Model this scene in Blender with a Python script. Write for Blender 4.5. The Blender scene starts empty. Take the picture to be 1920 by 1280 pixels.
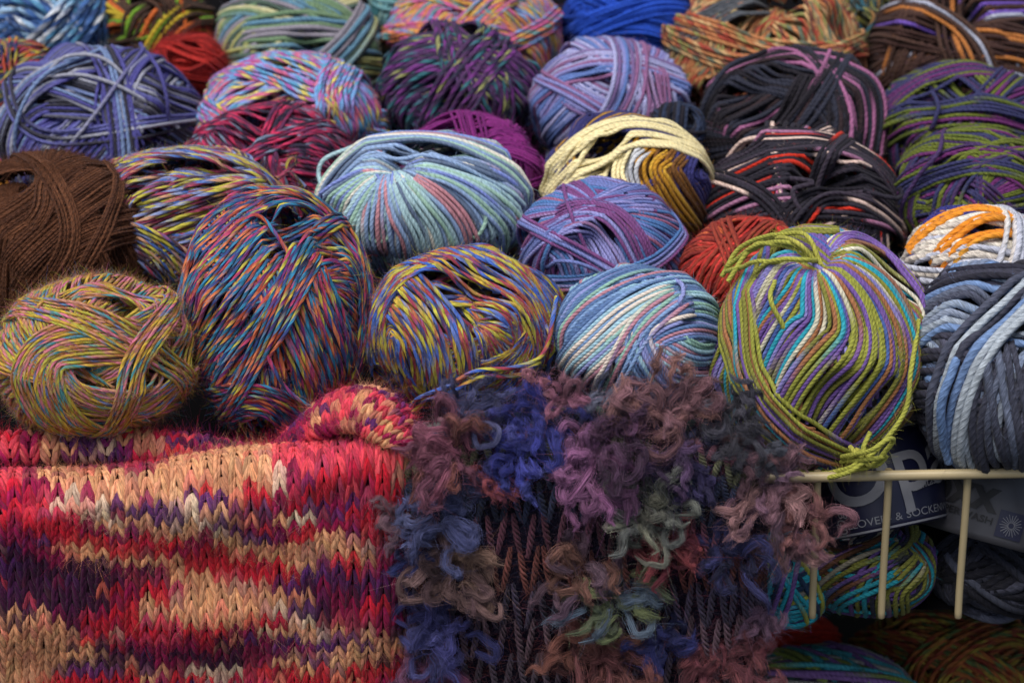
import bpy, math, time
import numpy as np
from mathutils import Vector, Matrix

T0 = time.time()
R = math.radians
SC = bpy.context.scene
COL = SC.collection

# ------------------------------------------------------------------ camera
CAM_PITCH = R(27.0)
FOC, SENS = 85.0, 36.0
KPX = 1920 * FOC / SENS
CAM = np.array([0.0, -1.0036, 0.582])
cd = bpy.data.cameras.new('camera')
cd.lens = FOC
cd.sensor_width = SENS
cd.clip_start = 0.01
cd.clip_end = 50
cam = bpy.data.objects.new('camera', cd)
COL.objects.link(cam)
cam.location = CAM
cam.rotation_euler = (R(90) - CAM_PITCH, 0, 0)
cd.dof.use_dof = True
cd.dof.focus_distance = 1.175
cd.dof.aperture_fstop = 10
SC.camera = cam

# ------------------------------------------------------------------ light
SUN_EL, SUN_AZ = R(70), R(-38)      # azimuth measured from -Y (camera side) toward -X
world = bpy.data.worlds.new('World')
SC.world = world
world.use_nodes = True
wn = world.node_tree
bg = wn.nodes['Background']
sky = wn.nodes.new('ShaderNodeTexSky')
sky.sky_type = 'NISHITA'
sky.sun_disc = False
sky.dust_density = 4.0
sky.ozone_density = .3
sky.sun_elevation = SUN_EL
sdir = Vector((math.sin(SUN_AZ) * math.cos(SUN_EL), -math.cos(SUN_AZ) * math.cos(SUN_EL), math.sin(SUN_EL)))
sky.sun_rotation = math.atan2(sdir.x, sdir.y)
wn.links.new(sky.outputs[0], bg.inputs[0])
bg.inputs[1].default_value = 0.05
sl = bpy.data.lights.new('sun', 'SUN')
sl.energy = 1.5
sl.angle = R(50)
sl.color = (1.0, 0.97, 0.93)
so = bpy.data.objects.new('sun', sl)
COL.objects.link(so)
so.rotation_euler = sdir.to_track_quat('Z', 'Y').to_euler()
SC.view_settings.view_transform = 'Standard'
SC.view_settings.look = 'None'
SC.view_settings.gamma = 1
SC.view_settings.use_curve_mapping = False
SC.view_settings.exposure = 0.98
SC.render.engine = 'CYCLES'
SC.cycles.max_bounces = 4
SC.cycles.diffuse_bounces = 3
SC.cycles.use_denoising = True

# ------------------------------------------------------------------ helpers
RC = np.array(cam.rotation_euler.to_matrix())        # columns: right, up, back
def ray(px, py):
    d = RC @ np.array([(px - 960) / KPX, (640 - py) / KPX, -1.0])
    return d
def at(px, py, Y):
    d = ray(px, py)
    return CAM + d * ((Y - CAM[1]) / d[1])
def depth_of(p):
    return float(-(RC.T @ (np.asarray(p) - CAM))[2])
def unit(v):
    v = np.asarray(v, float)
    return v / np.maximum(np.linalg.norm(v, axis=-1, keepdims=True), 1e-9)

def lin(h):
    h = h.lstrip('#')
    c = [int(h[i:i + 2], 16) / 255 for i in (0, 2, 4)]
    return [((x + .055) / 1.055) ** 2.4 if x > .04 else x / 12.92 for x in c]

class MB:
    """collects tubes, ribbons and sheets; builds ONE mesh object"""
    def __init__(s):
        s.v, s.f, s.uv, s.col, s.n = [], [], [], [], 0
    def add(s, verts, quads, uv, col=None):
        s.v.append(np.asarray(verts, np.float32)); s.f.append(np.asarray(quads, np.int64) + s.n)
        s.uv.append(np.asarray(uv, np.float32)); s.n += len(verts)
        if col is None: col = (1, 1, 1)
        c = np.ones((len(verts), 4), np.float32); c[:, :3] = col
        s.col.append(c)
    def tube(s, P, r, M=6, nrm=None, s0=0.0, flat=1.0, col=None, closed=False, vofs=0.0):
        P = np.asarray(P, float); n = len(P)
        r = np.broadcast_to(np.asarray(r, float), (n,))
        if closed:
            T = unit(np.roll(P, -1, 0) - np.roll(P, 1, 0))
        else:
            T = unit(np.gradient(P, axis=0))
        if nrm is None:
            a = np.array([0.13, 0.21, 0.97])
            if abs((T @ a)).mean() > .8: a = np.array([.97, .1, .2])
            nrm = np.tile(a, (n, 1))
        B = unit(np.cross(T, nrm)); N = unit(np.cross(B, T))
        ang = np.arange(M) * 2 * math.pi / M
        V = P[:, None, :] + (np.cos(ang)[None, :, None] * B[:, None, :] + flat * np.sin(ang)[None, :, None] * N[:, None, :]) * r[:, None, None]
        seg = np.linalg.norm(np.diff(P, axis=0), axis=1)
        S = s0 + np.concatenate([[0], np.cumsum(seg)])
        m = n if closed else n - 1
        i = np.arange(m); j = (i + 1) % n
        k = np.arange(M); k2 = (k + 1) % M
        q = np.stack([i[:, None] * M + k, i[:, None] * M + k2, j[:, None] * M + k2, j[:, None] * M + k], -1).reshape(-1, 4)
        Sj = S[i] + np.linalg.norm(P[j] - P[i], axis=1)
        uv = np.zeros((m, M, 4, 2), np.float32)
        uv[:, :, 0, 0] = uv[:, :, 1, 0] = S[i][:, None]
        uv[:, :, 2, 0] = uv[:, :, 3, 0] = Sj[:, None]
        uv[:, :, 0, 1] = uv[:, :, 3, 1] = (k / M + vofs)[None]
        uv[:, :, 1, 1] = uv[:, :, 2, 1] = ((k + 1) / M + vofs)[None]
        c = None
        if col is not None:
            c = np.asarray(col, float)
            if c.ndim == 2: c = np.repeat(c, M, axis=0)
        s.add(V.reshape(-1, 3), q, uv.reshape(-1, 2), c)
        return S[-1]
    def ribbons(s, P0, D, curl, w, uv0, col=None):
        """many curved hairs at once: P0 (n,3) roots, D (n,3) direction*length, curl (n,3)"""
        n = len(P0)
        P1 = P0 + D * .5 + curl * .25; P2 = P0 + D + curl
        side = unit(np.cross(D, curl + 1e-6)) * np.asarray(w).reshape(-1, 1) * .5
        V = np.stack([P0 - side, P0 + side, P1 - side * .8, P1 + side * .8, P2 - side * .35, P2 + side * .35], 1)
        b = np.arange(n)[:, None] * 6
        q = np.concatenate([b + np.array([0, 1, 3, 2]), b + np.array([2, 3, 5, 4])], 1).reshape(-1, 4)
        uv = np.repeat(np.asarray(uv0)[:, None, :], 8, 1).reshape(-1, 2)
        if col is not None and np.ndim(col) == 2: col = np.repeat(col, 6, axis=0)
        s.add(V.reshape(-1, 3), q, uv, col)
    def build(s, name, mat, parent=None, loc=None, rot=None, smooth=True):
        V = np.concatenate(s.v); F = np.concatenate(s.f); UV = np.concatenate(s.uv); C = np.concatenate(s.col)
        me = bpy.data.meshes.new(name)
        me.vertices.add(len(V)); me.vertices.foreach_set('co', V.ravel())
        me.loops.add(len(F) * 4); me.loops.foreach_set('vertex_index', F.ravel().astype(np.int32))
        me.polygons.add(len(F)); me.polygons.foreach_set('loop_start', np.arange(len(F), dtype=np.int32) * 4)
        if smooth: me.polygons.foreach_set('use_smooth', np.ones(len(F), bool))
        l = me.uv_layers.new(name='UVMap'); l.data.foreach_set('uv', UV.ravel())
        ca = me.color_attributes.new('Col', 'FLOAT_COLOR', 'POINT'); ca.data.foreach_set('color', C.ravel())
        me.update(calc_edges=True)
        me.materials.append(mat)
        o = bpy.data.objects.new(name, me); COL.objects.link(o)
        if parent is not None: o.parent = parent
        if loc is not None: o.location = loc
        if rot is not None: o.rotation_euler = rot
        return o

def tag(o, label=None, cat=None, group=None, kind=None):
    if label: o['label'] = label
    if cat: o['category'] = cat
    if group: o['group'] = group
    if kind: o['kind'] = kind
    return o
def empty(name, loc, label, cat, group=None):
    o = bpy.data.objects.new(name, None); COL.objects.link(o)
    o.location = loc; o.empty_display_size = .02
    return tag(o, label, cat, group)

# ------------------------------------------------------------------ materials
def N(nt, t, **kw):
    n = nt.nodes.new(t)
    for k, v in kw.items(): setattr(n, k, v)
    return n
def M2(nt, op, a, b=None, c=None):
    n = nt.nodes.new('ShaderNodeMath'); n.operation = op
    for i, x in enumerate((a, b, c)):
        if x is None: continue
        if isinstance(x, (int, float)): n.inputs[i].default_value = x
        else: nt.links.new(x, n.inputs[i])
    return n.outputs[0]

def mat_yarn(name, pal, L=0.06, nply=4, twist=120.0, marl=False, soft=.15, dia=.003, seed=0, sat=1.0, bump=1.0):
    """yarn: U runs along the strand in metres, V round it. Colour is dyed along the strand (per ply when marled)."""
    m = bpy.data.materials.new(name); m.use_nodes = True
    nt = m.node_tree; nt.nodes.clear(); lk = nt.links
    out = N(nt, 'ShaderNodeOutputMaterial'); bs = N(nt, 'ShaderNodeBsdfPrincipled')
    lk.new(bs.outputs[0], out.inputs[0])
    uv = N(nt, 'ShaderNodeUVMap', uv_map='UVMap'); sx = N(nt, 'ShaderNodeSeparateXYZ'); lk.new(uv.outputs[0], sx.inputs[0])
    S, V = sx.outputs[0], sx.outputs[1]
    q = M2(nt, 'MULTIPLY', M2(nt, 'FRACT', M2(nt, 'MULTIPLY_ADD', S, twist, V)), nply)
    ply = M2(nt, 'FLOOR', q); f = M2(nt, 'FRACT', q)
    # heathered fibres
    cb = N(nt, 'ShaderNodeCombineXYZ')
    lk.new(M2(nt, 'MULTIPLY', S, 330.0), cb.inputs[0]); lk.new(M2(nt, 'MULTIPLY', q, 22.0 / nply), cb.inputs[1])
    nf = N(nt, 'ShaderNodeTexNoise'); nf.inputs['Scale'].default_value = 1.0; nf.inputs['Detail'].default_value = 2
    lk.new(cb.outputs[0], nf.inputs['Vector'])
    # gentle wander so that dye changes are uneven
    no = N(nt, 'ShaderNodeTexNoise', noise_dimensions='1D'); no.inputs['Scale'].default_value = .45 / L
    no.inputs['Detail'].default_value = 1
    lk.new(M2(nt, 'ADD', S, seed * 3.7), no.inputs['W'])
    t = M2(nt, 'MULTIPLY_ADD', no.outputs[0], 1.8, M2(nt, 'DIVIDE', S, L))
    t = M2(nt, 'MULTIPLY_ADD', nf.outputs[0], 1.25 if marl else .3, t)
    if marl: soft = max(soft, .6); sat = .98
    if marl: t = M2(nt, 'MULTIPLY_ADD', ply, 7.37, t)
    cell = M2(nt, 'FLOOR', t); fr = M2(nt, 'FRACT', t)
    def ramp(c):
        w = N(nt, 'ShaderNodeTexWhiteNoise', noise_dimensions='2D')
        cb = N(nt, 'ShaderNodeCombineXYZ'); lk.new(c, cb.inputs[0])
        if marl: lk.new(M2(nt, 'MULTIPLY_ADD', ply, 13.1, seed * 1.0), cb.inputs[1])
        else: cb.inputs[1].default_value = seed
        lk.new(cb.outputs[0], w.inputs['Vector'])
        r = N(nt, 'ShaderNodeValToRGB'); cr = r.color_ramp; cr.interpolation = 'CONSTANT'
        tot = sum(p[1] for p in pal); x = 0
        for i, (h, wt) in enumerate(pal):
            e = cr.elements[0] if i == 0 else (cr.elements[1] if i == 1 else cr.elements.new(x))
            e.position = x; e.color = (*lin(h), 1); x += wt / tot
        if len(pal) == 1: cr.elements[1].color = cr.elements[0].color
        lk.new(w.outputs['Value'], r.inputs[0])
        return r.outputs[0]
    mix = N(nt, 'ShaderNodeMix', data_type='RGBA')
    mr = N(nt, 'ShaderNodeMapRange', interpolation_type='SMOOTHSTEP')
    mr.inputs['From Min'].default_value = 1 - max(soft, .001); lk.new(fr, mr.inputs['Value'])
    lk.new(mr.outputs[0], mix.inputs[0]); lk.new(ramp(cell), mix.inputs['A']); lk.new(ramp(M2(nt, 'ADD', cell, 1.0)), mix.inputs['B'])
    hv = N(nt, 'ShaderNodeHueSaturation')
    mv = N(nt, 'ShaderNodeMapRange'); mv.inputs['From Min'].default_value = .3; mv.inputs['From Max'].default_value = .7
    mv.inputs['To Min'].default_value = .5; mv.inputs['To Max'].default_value = 1.5
    lk.new(nf.outputs[0], mv.inputs['Value']); lk.new(mv.outputs[0], hv.inputs['Value'])
    hv.inputs['Saturation'].default_value = sat
    lk.new(mix.outputs['Result'], hv.inputs['Color']); lk.new(hv.outputs[0], bs.inputs['Base Color'])
    bs.inputs['Roughness'].default_value = .78
    bs.inputs['Specular IOR Level'].default_value = .2
    bs.inputs['Sheen Weight'].default_value = .06; bs.inputs['Sheen Roughness'].default_value = .4
    # rounded plies + fibre relief
    prof = M2(nt, 'MULTIPLY', M2(nt, 'MULTIPLY', f, M2(nt, 'SUBTRACT', 1.0, f)), 4.0)
    prof = M2(nt, 'POWER', prof, .6)
    h = M2(nt, 'MULTIPLY_ADD', nf.outputs[0], .65, prof)
    b = N(nt, 'ShaderNodeBump'); b.inputs['Strength'].default_value = 1.0
    b.inputs['Distance'].default_value = dia * .115 * bump
    lk.new(h, b.inputs['Height']); lk.new(b.outputs[0], bs.inputs['Normal'])
    return m

def mat_fibre(name, bumpscale=0.0006, rough=.85):
    m = bpy.data.materials.new(name); m.use_nodes = True
    nt = m.node_tree; lk = nt.links; bs = nt.nodes['Principled BSDF']
    ca = N(nt, 'ShaderNodeVertexColor', layer_name='Col')
    uv = N(nt, 'ShaderNodeUVMap', uv_map='UVMap')
    mp = N(nt, 'ShaderNodeMapping'); mp.inputs['Scale'].default_value = (300, 9, 1); lk.new(uv.outputs[0], mp.inputs[0])
    nf = N(nt, 'ShaderNodeTexNoise'); nf.inputs['Scale'].default_value = 1; nf.inputs['Detail'].default_value = 3
    lk.new(mp.outputs[0], nf.inputs['Vector'])
    hv = N(nt, 'ShaderNodeHueSaturation')
    mv = N(nt, 'ShaderNodeMapRange'); mv.inputs['From Min'].default_value = .3; mv.inputs['From Max'].default_value = .7
    mv.inputs['To Min'].default_value = .6; mv.inputs['To Max'].default_value = 1.35
    lk.new(nf.outputs[0], mv.inputs['Value']); lk.new(mv.outputs[0], hv.inputs['Value'])
    lk.new(ca.outputs[0], hv.inputs['Color']); lk.new(hv.outputs[0], bs.inputs['Base Color'])
    bs.inputs['Roughness'].default_value = rough; bs.inputs['Specular IOR Level'].default_value = .2
    bs.inputs['Sheen Weight'].default_value = .08
    b = N(nt, 'ShaderNodeBump'); b.inputs['Strength'].default_value = .8; b.inputs['Distance'].default_value = bumpscale
    lk.new(nf.outputs[0], b.inputs['Height']); lk.new(b.outputs[0], bs.inputs['Normal'])
    return m

def mat_plain(name, h, rough=.5, noise=.12, scale=60, metallic=0, spec=.5):
    m = bpy.data.materials.new(name); m.use_nodes = True
    nt = m.node_tree; lk = nt.links; bs = nt.nodes['Principled BSDF']
    tc = N(nt, 'ShaderNodeTexCoord')
    nf = N(nt, 'ShaderNodeTexNoise'); nf.inputs['Scale'].default_value = scale; nf.inputs['Detail'].default_value = 4
    lk.new(tc.outputs['Object'], nf.inputs['Vector'])
    hv = N(nt, 'ShaderNodeHueSaturation'); hv.inputs['Color'].default_value = (*lin(h), 1)
    mv = N(nt, 'ShaderNodeMapRange'); mv.inputs['To Min'].default_value = 1 - noise; mv.inputs['To Max'].default_value = 1 + noise
    lk.new(nf.outputs[0], mv.inputs['Value']); lk.new(mv.outputs[0], hv.inputs['Value'])
    lk.new(hv.outputs[0], bs.inputs['Base Color'])
    bs.inputs['Roughness'].default_value = rough; bs.inputs['Metallic'].default_value = metallic
    bs.inputs['Specular IOR Level'].default_value = spec
    return m

# ------------------------------------------------------------------ splines
def catmull(P, n):
    P = np.asarray(P, float)
    if len(P) == 2: return P[0] + (P[1] - P[0]) * np.linspace(0, 1, n)[:, None]
    Q = np.vstack([2 * P[0] - P[1], P, 2 * P[-1] - P[-2]])
    m = len(P) - 1; t = np.linspace(0, m, n); i = np.minimum(t.astype(int), m - 1); u = (t - i)[:, None]
    a, b, c, d = Q[i], Q[i + 1], Q[i + 2], Q[i + 3]
    return .5 * ((2 * b) + (c - a) * u + (2 * a - 5 * b + 4 * c - d) * u ** 2 + (3 * b - a - 3 * c + d) * u ** 3)
def resample(P, step):
    seg = np.linalg.norm(np.diff(P, axis=0), axis=1); S = np.concatenate([[0], np.cumsum(seg)])
    n = max(4, int(S[-1] / step) + 1); t = np.linspace(0, S[-1], n)
    return np.stack([np.interp(t, S, P[:, k]) for k in range(P.shape[1])], 1)
def wob(rng, n, amp, k=4):
    """smooth 1-D random wander"""
    m = max(2, k); return np.interp(np.linspace(0, m, n), np.arange(m + 1), rng.normal(0, amp, m + 1))

# ------------------------------------------------------------------ wound yarn
NC = 96
class Winder:
    """lays strands over an ellipsoid one after another; a height map on the sphere keeps what is laid later on top"""
    def __init__(s, rx, ry, rz, r, seed):
        s.a = np.array([rx, ry, rz]); s.r = r; s.rng = np.random.default_rng(seed)
        s.H = np.zeros(6 * NC * NC); s.strands = []; s.S = s.rng.uniform(0, 3); s.step = max(.0019, r * 1.25)
        s.pex = 2.25; s.jump = .1; s.keep = .15
    def rad(s, d):
        return (np.abs(d / s.a) ** s.pex).sum(-1) ** (-1 / s.pex)
    def cell(s, d):
        A = np.abs(d); k = A.argmax(-1)
        m = np.take_along_axis(d, k[..., None], -1)[..., 0]
        u = np.take_along_axis(d, ((k + 1) % 3)[..., None], -1)[..., 0] / np.abs(m)
        v = np.take_along_axis(d, ((k + 2) % 3)[..., None], -1)[..., 0] / np.abs(m)
        f = k * 2 + (m > 0)
        iu = np.clip(((np.arctan(u) * 4 / math.pi + 1) * .5 * NC).astype(int), 0, NC - 1)
        iv = np.clip(((np.arctan(v) * 4 / math.pi + 1) * .5 * NC).astype(int), 0, NC - 1)
        return (f * NC + iu) * NC + iv
    def lay(s, D, dive=(0, 0), sink=None, soft=.82, closed=False, rmul=1.0, tautness=9, part='w'):
        r = s.r * rmul
        Rd = s.rad(D)[:, None]; P = D * Rd
        P2 = np.vstack([P, P[:1]]) if closed else P
        P2 = resample(P2, s.step)
        if closed: P2 = P2[:-1]
        if len(P2) < 4: return
        D = unit(P2); Rd = s.rad(D); P = D * Rd[:, None]
        T = unit(np.roll(P, -1, 0) - np.roll(P, 1, 0)) if closed else unit(np.gradient(P, axis=0))
        side = unit(np.cross(T, D))
        offs = np.array([-.9, -.45, 0, .45, .9]) * r
        Q = unit(P[:, None] + side[:, None] * offs[None, :, None])
        Hn = s.H[s.cell(Q)]
        req = (Hn * 1.0 + (np.sqrt(r * r - offs ** 2) - r)[None] + r).max(1)
        cap = np.quantile(s.H, .97) + r * 2.2
        req = np.minimum(req, cap)
        if sink is not None: req = req - sink(D)
        h = req.copy()
        for _ in range(tautness):
            if closed: a = .5 * (np.roll(h, 1) + np.roll(h, -1))
            else:
                a = h.copy(); a[1:-1] = .5 * (h[:-2] + h[2:])
            h = np.maximum(req, a - r * .004)
        h = h - r * (1 - soft) * 1.2
        n = len(h); e = min(6, n // 3); rw = np.full(n, r) * (1 + wob(s.rng, n, .09, 9))
        for k, dv in enumerate(dive):
            if dv:
                w = np.zeros(n); w[:e] = np.linspace(1, 0, e) ** 1.5
                if k: w = w[::-1]
                h = h - w * r * 4.2
                rw = rw * (1 - .6 * w)
        # splat
        for f in (0, .5):
            if f: 
                Pm = .5 * (P[:-1] + P[1:]); hm = .5 * (h[:-1] + h[1:]); sm = side[:-1]
            else: Pm, hm, sm = P, h, side
            o = np.linspace(-1, 1, 7) * r
            Qm = unit(Pm[:, None] + sm[:, None] * o[None, :, None])
            c = s.cell(Qm); val = hm[:, None] + np.sqrt(np.maximum(r * r - o * o, 0))[None]
            np.maximum.at(s.H, c.ravel(), val.ravel())
        L = np.linalg.norm(np.diff(P, axis=0), axis=1).sum()
        s.strands.append((D, h, rw, s.S, closed, part)); s.S += L * 1.02 + .004 + (s.rng.uniform(0, s.jump) if s.rng.random() < .6 else 0)
    # ---- patterns
    def basis(s, n):
        n = unit(n); a = np.array([0, 0, 1.0]) if abs(n[2]) < .8 else np.array([0, 1.0, 0])
        e1 = unit(np.cross(n, a)); return n, e1, np.cross(n, e1)
    def rosette(s, axis, alpha=60, cover=1.0, ph0=None, jit=.25, dens=.76, order=1):
        axis, e1, e2 = s.basis(axis); Rm = s.a.mean(); al = R(alpha)
        N_ = int(2 * math.pi * Rm * math.sin(al) / (2 * s.r * dens) * cover) if True else 0
        dphi = 2 * math.pi * cover / max(N_, 1)
        ph = s.rng.uniform(0, 6.28) if ph0 is None else R(ph0)
        t = np.linspace(0, 2 * math.pi, 90, endpoint=False)
        for k in range(N_):
            p = ph + order * dphi * (k + s.rng.normal(0, jit))
            al2 = al + s.rng.normal(0, .012)
            n = math.cos(al2) * axis + math.sin(al2) * (math.cos(p) * e1 + math.sin(p) * e2)
            n, f1, f2 = s.basis(n)
            b = s.rng.normal(0, .012)
            D = unit(np.cos(t)[:, None] * f1 + np.sin(t)[:, None] * f2 + n * b)
            k0 = s.rng.integers(0, 90); D = np.roll(D, k0, 0)
            s.lay(D, closed=True)
    def d_of(s, x, y, clampz=True):
        x, y = x / s.a[0], y / s.a[1]; q = x * x + y * y
        if q > .985:
            f = math.sqrt(.985 / q); x, y = x * f, y * f; q = .985
        z = math.sqrt(1 - q)
        return unit(np.array([x * s.a[0], y * s.a[1], z * s.a[2]]))
    def band(s, pts, n, spread=(1,), ext=(None, None), jit=.25, shuffle=True, rmul=1.0, part='b', soft=.85):
        C = np.array([s.d_of(x, y) for x, y in pts])
        Dc = unit(catmull(C, 60))
        ends = []
        for k in (0, 1):
            e = ext[k]; p = pts[0] if k == 0 else pts[-1]
            q = math.hypot(p[0] / s.a[0], p[1] / s.a[1])
            if e is None: e = .9 if q > .8 else 0
            ends.append(e)
        a0 = unit(Dc[0] - Dc[2]); a1 = unit(Dc[-1] - Dc[-3])
        if ends[0] > 0:
            a0 = unit(a0 - (a0 @ Dc[0]) * Dc[0]); t = np.linspace(ends[0], .05, 14)[:, None]
            Dc = np.vstack([np.cos(t) * Dc[0] + np.sin(t) * a0, Dc])
        if ends[1] > 0:
            a1 = unit(a1 - (a1 @ Dc[-1]) * Dc[-1]); t = np.linspace(.05, ends[1], 14)[:, None]
            Dc = np.vstack([Dc, np.cos(t) * Dc[-1] + np.sin(t) * a1])
        Rm = s.rad(Dc)
        P = resample(Dc * Rm[:, None], s.step * 1.5); Dc = unit(P); m = len(Dc)
        T = unit(np.gradient(P, axis=0)); side = unit(np.cross(T, Dc))
        sp = np.interp(np.linspace(0, 1, m), np.linspace(0, 1, len(spread)), spread) if len(spread) > 1 else np.full(m, spread[0])
        order = np.arange(n)
        if shuffle and n > 3:
            order = np.argsort(order + s.rng.normal(0, 1.8, n))
        for k in order:
            l = (k - (n - 1) / 2) * 2 * s.r * .87 + wob(s.rng, m, jit * 2 * s.r, 5)
            Pk = P + side * (l * sp)[:, None]
            for _ in range(14): Pk[1:-1] = .5 * Pk[1:-1] + .25 * (Pk[:-2] + Pk[2:])
            sk = None
            if spread[0] < .5: sk = lambda D, c=C[0]: s.r * 2.8 * np.exp(-((1 - D @ c) / .015))
            s.lay(unit(Pk), dive=(ends[0] == 0, ends[1] == 0), rmul=rmul, part=part, soft=soft, sink=sk)
    def fan(s, pole, a0, a1, n, length=2.2, start=.1, bend=0.0, part='w', dip=1.3):
        Pd = s.d_of(*pole)
        for k in s.rng.permutation(n) if n > 6 else range(n):
            a = R(a0 + (a1 - a0) * (k + .5 + s.rng.normal(0, .12)) / n)
            v = np.array([math.cos(a), math.sin(a), 0.0]); v = unit(v - (v @ Pd) * Pd)
            w = np.cross(Pd, v)
            ln = length * s.rng.uniform(.92, 1.05)
            t = np.linspace(start, ln, 50)[:, None]
            b = bend * np.sin(t * .9) + wob(s.rng, 50, .012, 4)[:, None]
            D = unit(np.cos(t) * Pd + np.sin(t) * (v * np.cos(b) + w * np.sin(b)))
            s.lay(D, dive=(1, 0), part=part, sink=lambda D, Pd=Pd: s.r * dip * np.exp(-((1 - D @ Pd) / .012)))
    def finish(s, tx, ty, zcull=-.45, M=6, fuzz=2500, flen=.004, loose=(), fuzzw=.00009, tz=None):
        """returns MB for the winding, MB for crossing bands"""
        # wool gives: broad piles press flat, so the ball stays round while the layering is kept
        kf = np.arange(1400) + .5; zf = 1 - 2 * kf / 1400; af = kf * 2.399963
        F = np.stack([np.sqrt(1 - zf * zf) * np.cos(af), np.sqrt(1 - zf * zf) * np.sin(af), zf], 1)
        HF = s.H[s.cell(F)]; hm = float(np.median(HF))
        G = np.exp(26 * (F @ F.T - 1)); HL = (G @ HF) / G.sum(1)
        def low(D):
            i = (D @ F.T); W_ = np.exp(60 * (i - 1)); return (W_ @ HL) / W_.sum(1)
        cp = lambda h, L: (hm + (h - L)) * 1.0 + (L - hm) * s.keep
        st = []
        for D, h, r, S, c, p in s.strands:
            L = low(D); top = s.H[s.cell(D)]; st.append((D, cp(h, L), r, S, c, p, top - h))
        s.strands = [x[:6] for x in st]; depth = [x[6] for x in st]
        tops = []
        for D, h, r, S, c, p in s.strands:
            tops.append((D * (s.rad(D) + h + r)[:, None])[:, :2])
        A = np.concatenate(tops)
        # silhouette extents of the laid yarn give the scale to the wanted size
        sx = tx / np.quantile(np.abs(A[:, 0]), .9993); sy = ty / np.quantile(np.abs(A[:, 1]), .9993)
        sc = np.array([sx, sy, (sx + sy) / 2])
        out = {}
        rng = s.rng
        s.sc = sc
        allP = []
        for (D, h, r, S0, closed, part), dp in zip(s.strands, depth):
            Rr = s.rad(D); P = D * (Rr + h)[:, None]
            vis = (dp < r * 15.0) & (D[:, 2] > zcull)
            seg = np.linalg.norm(np.diff(P, axis=0), axis=1); S = S0 + np.concatenate([[0], np.cumsum(seg)])
            # dilate visibility
            v = vis.copy(); v[1:] |= vis[:-1]; v[:-1] |= vis[1:]
            v2 = v.copy(); v2[1:] |= v[:-1]; v2[:-1] |= v[1:]
            if closed and v2.all():
                runs = [(np.arange(len(P)), True)]
            else:
                idx = np.flatnonzero(v2); runs = []
                if len(idx):
                    br = np.flatnonzero(np.diff(idx) > 1)
                    for a in np.split(idx, br + 1):
                        if len(a) > 2: runs.append((a, False))
            mb = out.setdefault(part, MB())
            for a, cl in runs:
                Pc = P[a] * sc; mb.tube(Pc, r[a], M, nrm=unit(D[a] / s.a), s0=float(S[a[0]]), flat=.86, closed=cl, vofs=(S0 * 7.3) % 1)
                ok = vis[a]
                allP.append((Pc[ok], unit(D[a][ok]), r[a][ok], S[a][ok], np.gradient(Pc, axis=0)[ok], np.full(ok.sum(), ord(part[0]))))
        if fuzz and allP:
            Pp = np.concatenate([x[0] for x in allP]); Dd = np.concatenate([x[1] for x in allP]); rr = np.concatenate([x[2] for x in allP])
            Ss = np.concatenate([x[3] for x in allP]); Tt = unit(np.concatenate([x[4] for x in allP]))
            i = rng.integers(0, len(Pp), fuzz)
            side = unit(np.cross(Tt[i], Dd[i])); a = rng.uniform(-1.3, 1.3, fuzz)[:, None]
            nr = np.cos(a) * Dd[i] + np.sin(a) * side
            root = Pp[i] + nr * rr[i][:, None] * .85 + Tt[i] * rng.uniform(-1, 1, (fuzz, 1)) * s.step * .5
            ln = rng.gamma(3, flen / 3, (fuzz, 1))
            d = unit(nr * .55 + Tt[i] * rng.normal(0, 1, (fuzz, 1)) + rng.normal(0, .45, (fuzz, 3))) * ln
            cu = rng.normal(0, .35, (fuzz, 3)) * ln
            out['w'].ribbons(root, d, cu, np.full(fuzz, fuzzw), np.stack([Ss[i], rng.uniform(0, 1, fuzz)], 1))
        # core ellipsoid under the strands
        hl = hm * .5
        nu, nv = 40, 24
        th = np.linspace(0, 2 * math.pi, nu + 1); ph = np.linspace(-math.pi / 2, math.pi / 2, nv + 1)
        TH, PH = np.meshgrid(th, ph); D = np.stack([np.cos(TH) * np.cos(PH), np.sin(PH), np.sin(TH) * np.cos(PH)], -1)
        P = D * (s.rad(D.reshape(-1, 3)).reshape(D.shape[:2]) + hl - s.r * .5)[..., None] * sc
        i, j = np.meshgrid(np.arange(nv), np.arange(nu), indexing='ij'); w = nu + 1
        q = np.stack([i * w + j, i * w + j + 1, (i + 1) * w + j + 1, (i + 1) * w + j], -1).reshape(-1, 4)
        uvv = np.stack([PH * .4 + 5, TH / 6.283 * 1.0], -1).reshape(-1, 2)[q.ravel()]
        out['w'].add(P.reshape(-1, 3), q, uvv)
        return out

# ------------------------------------------------------------------ setting
def box_sheet(name, corners, mat, kind=None):
    mb = MB(); mb.add(corners, [[0, 1, 2, 3]], [[0, 0], [1, 0], [1, 1], [0, 1]])
    o = mb.build(name, mat, smooth=False)
    if kind: tag(o, kind=kind)
    return o
box_sheet('ground', [(-4, -4, -.75), (4, -4, -.75), (4, 5, -.75), (-4, 5, -.75)], mat_plain('ground_stone', '#3b3936', .9, .3, 12), 'structure')
box_sheet('backdrop_wall', [(-4, 2.2, -.75), (4, 2.2, -.75), (4, 2.2, 1.6), (-4, 2.2, 1.6)], mat_plain('grey_wall', '#7d8480', .9, .15, 5), 'structure')

# ------------------------------------------------------------------ yarn balls
def heapY(cx, cy, z0=.035, s=.06):
    d = ray(cx, cy)
    # CAM + t d : z = z0 + s*y
    t = (z0 + s * CAM[1] - CAM[2]) / (d[2] - s * d[1])
    return CAM[1] + t * d[1]

BALLS = []
def ball(*a, **k): BALLS.append((a, k))
exec_balls_placeholder = None

PINK = '#c2479a'
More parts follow.
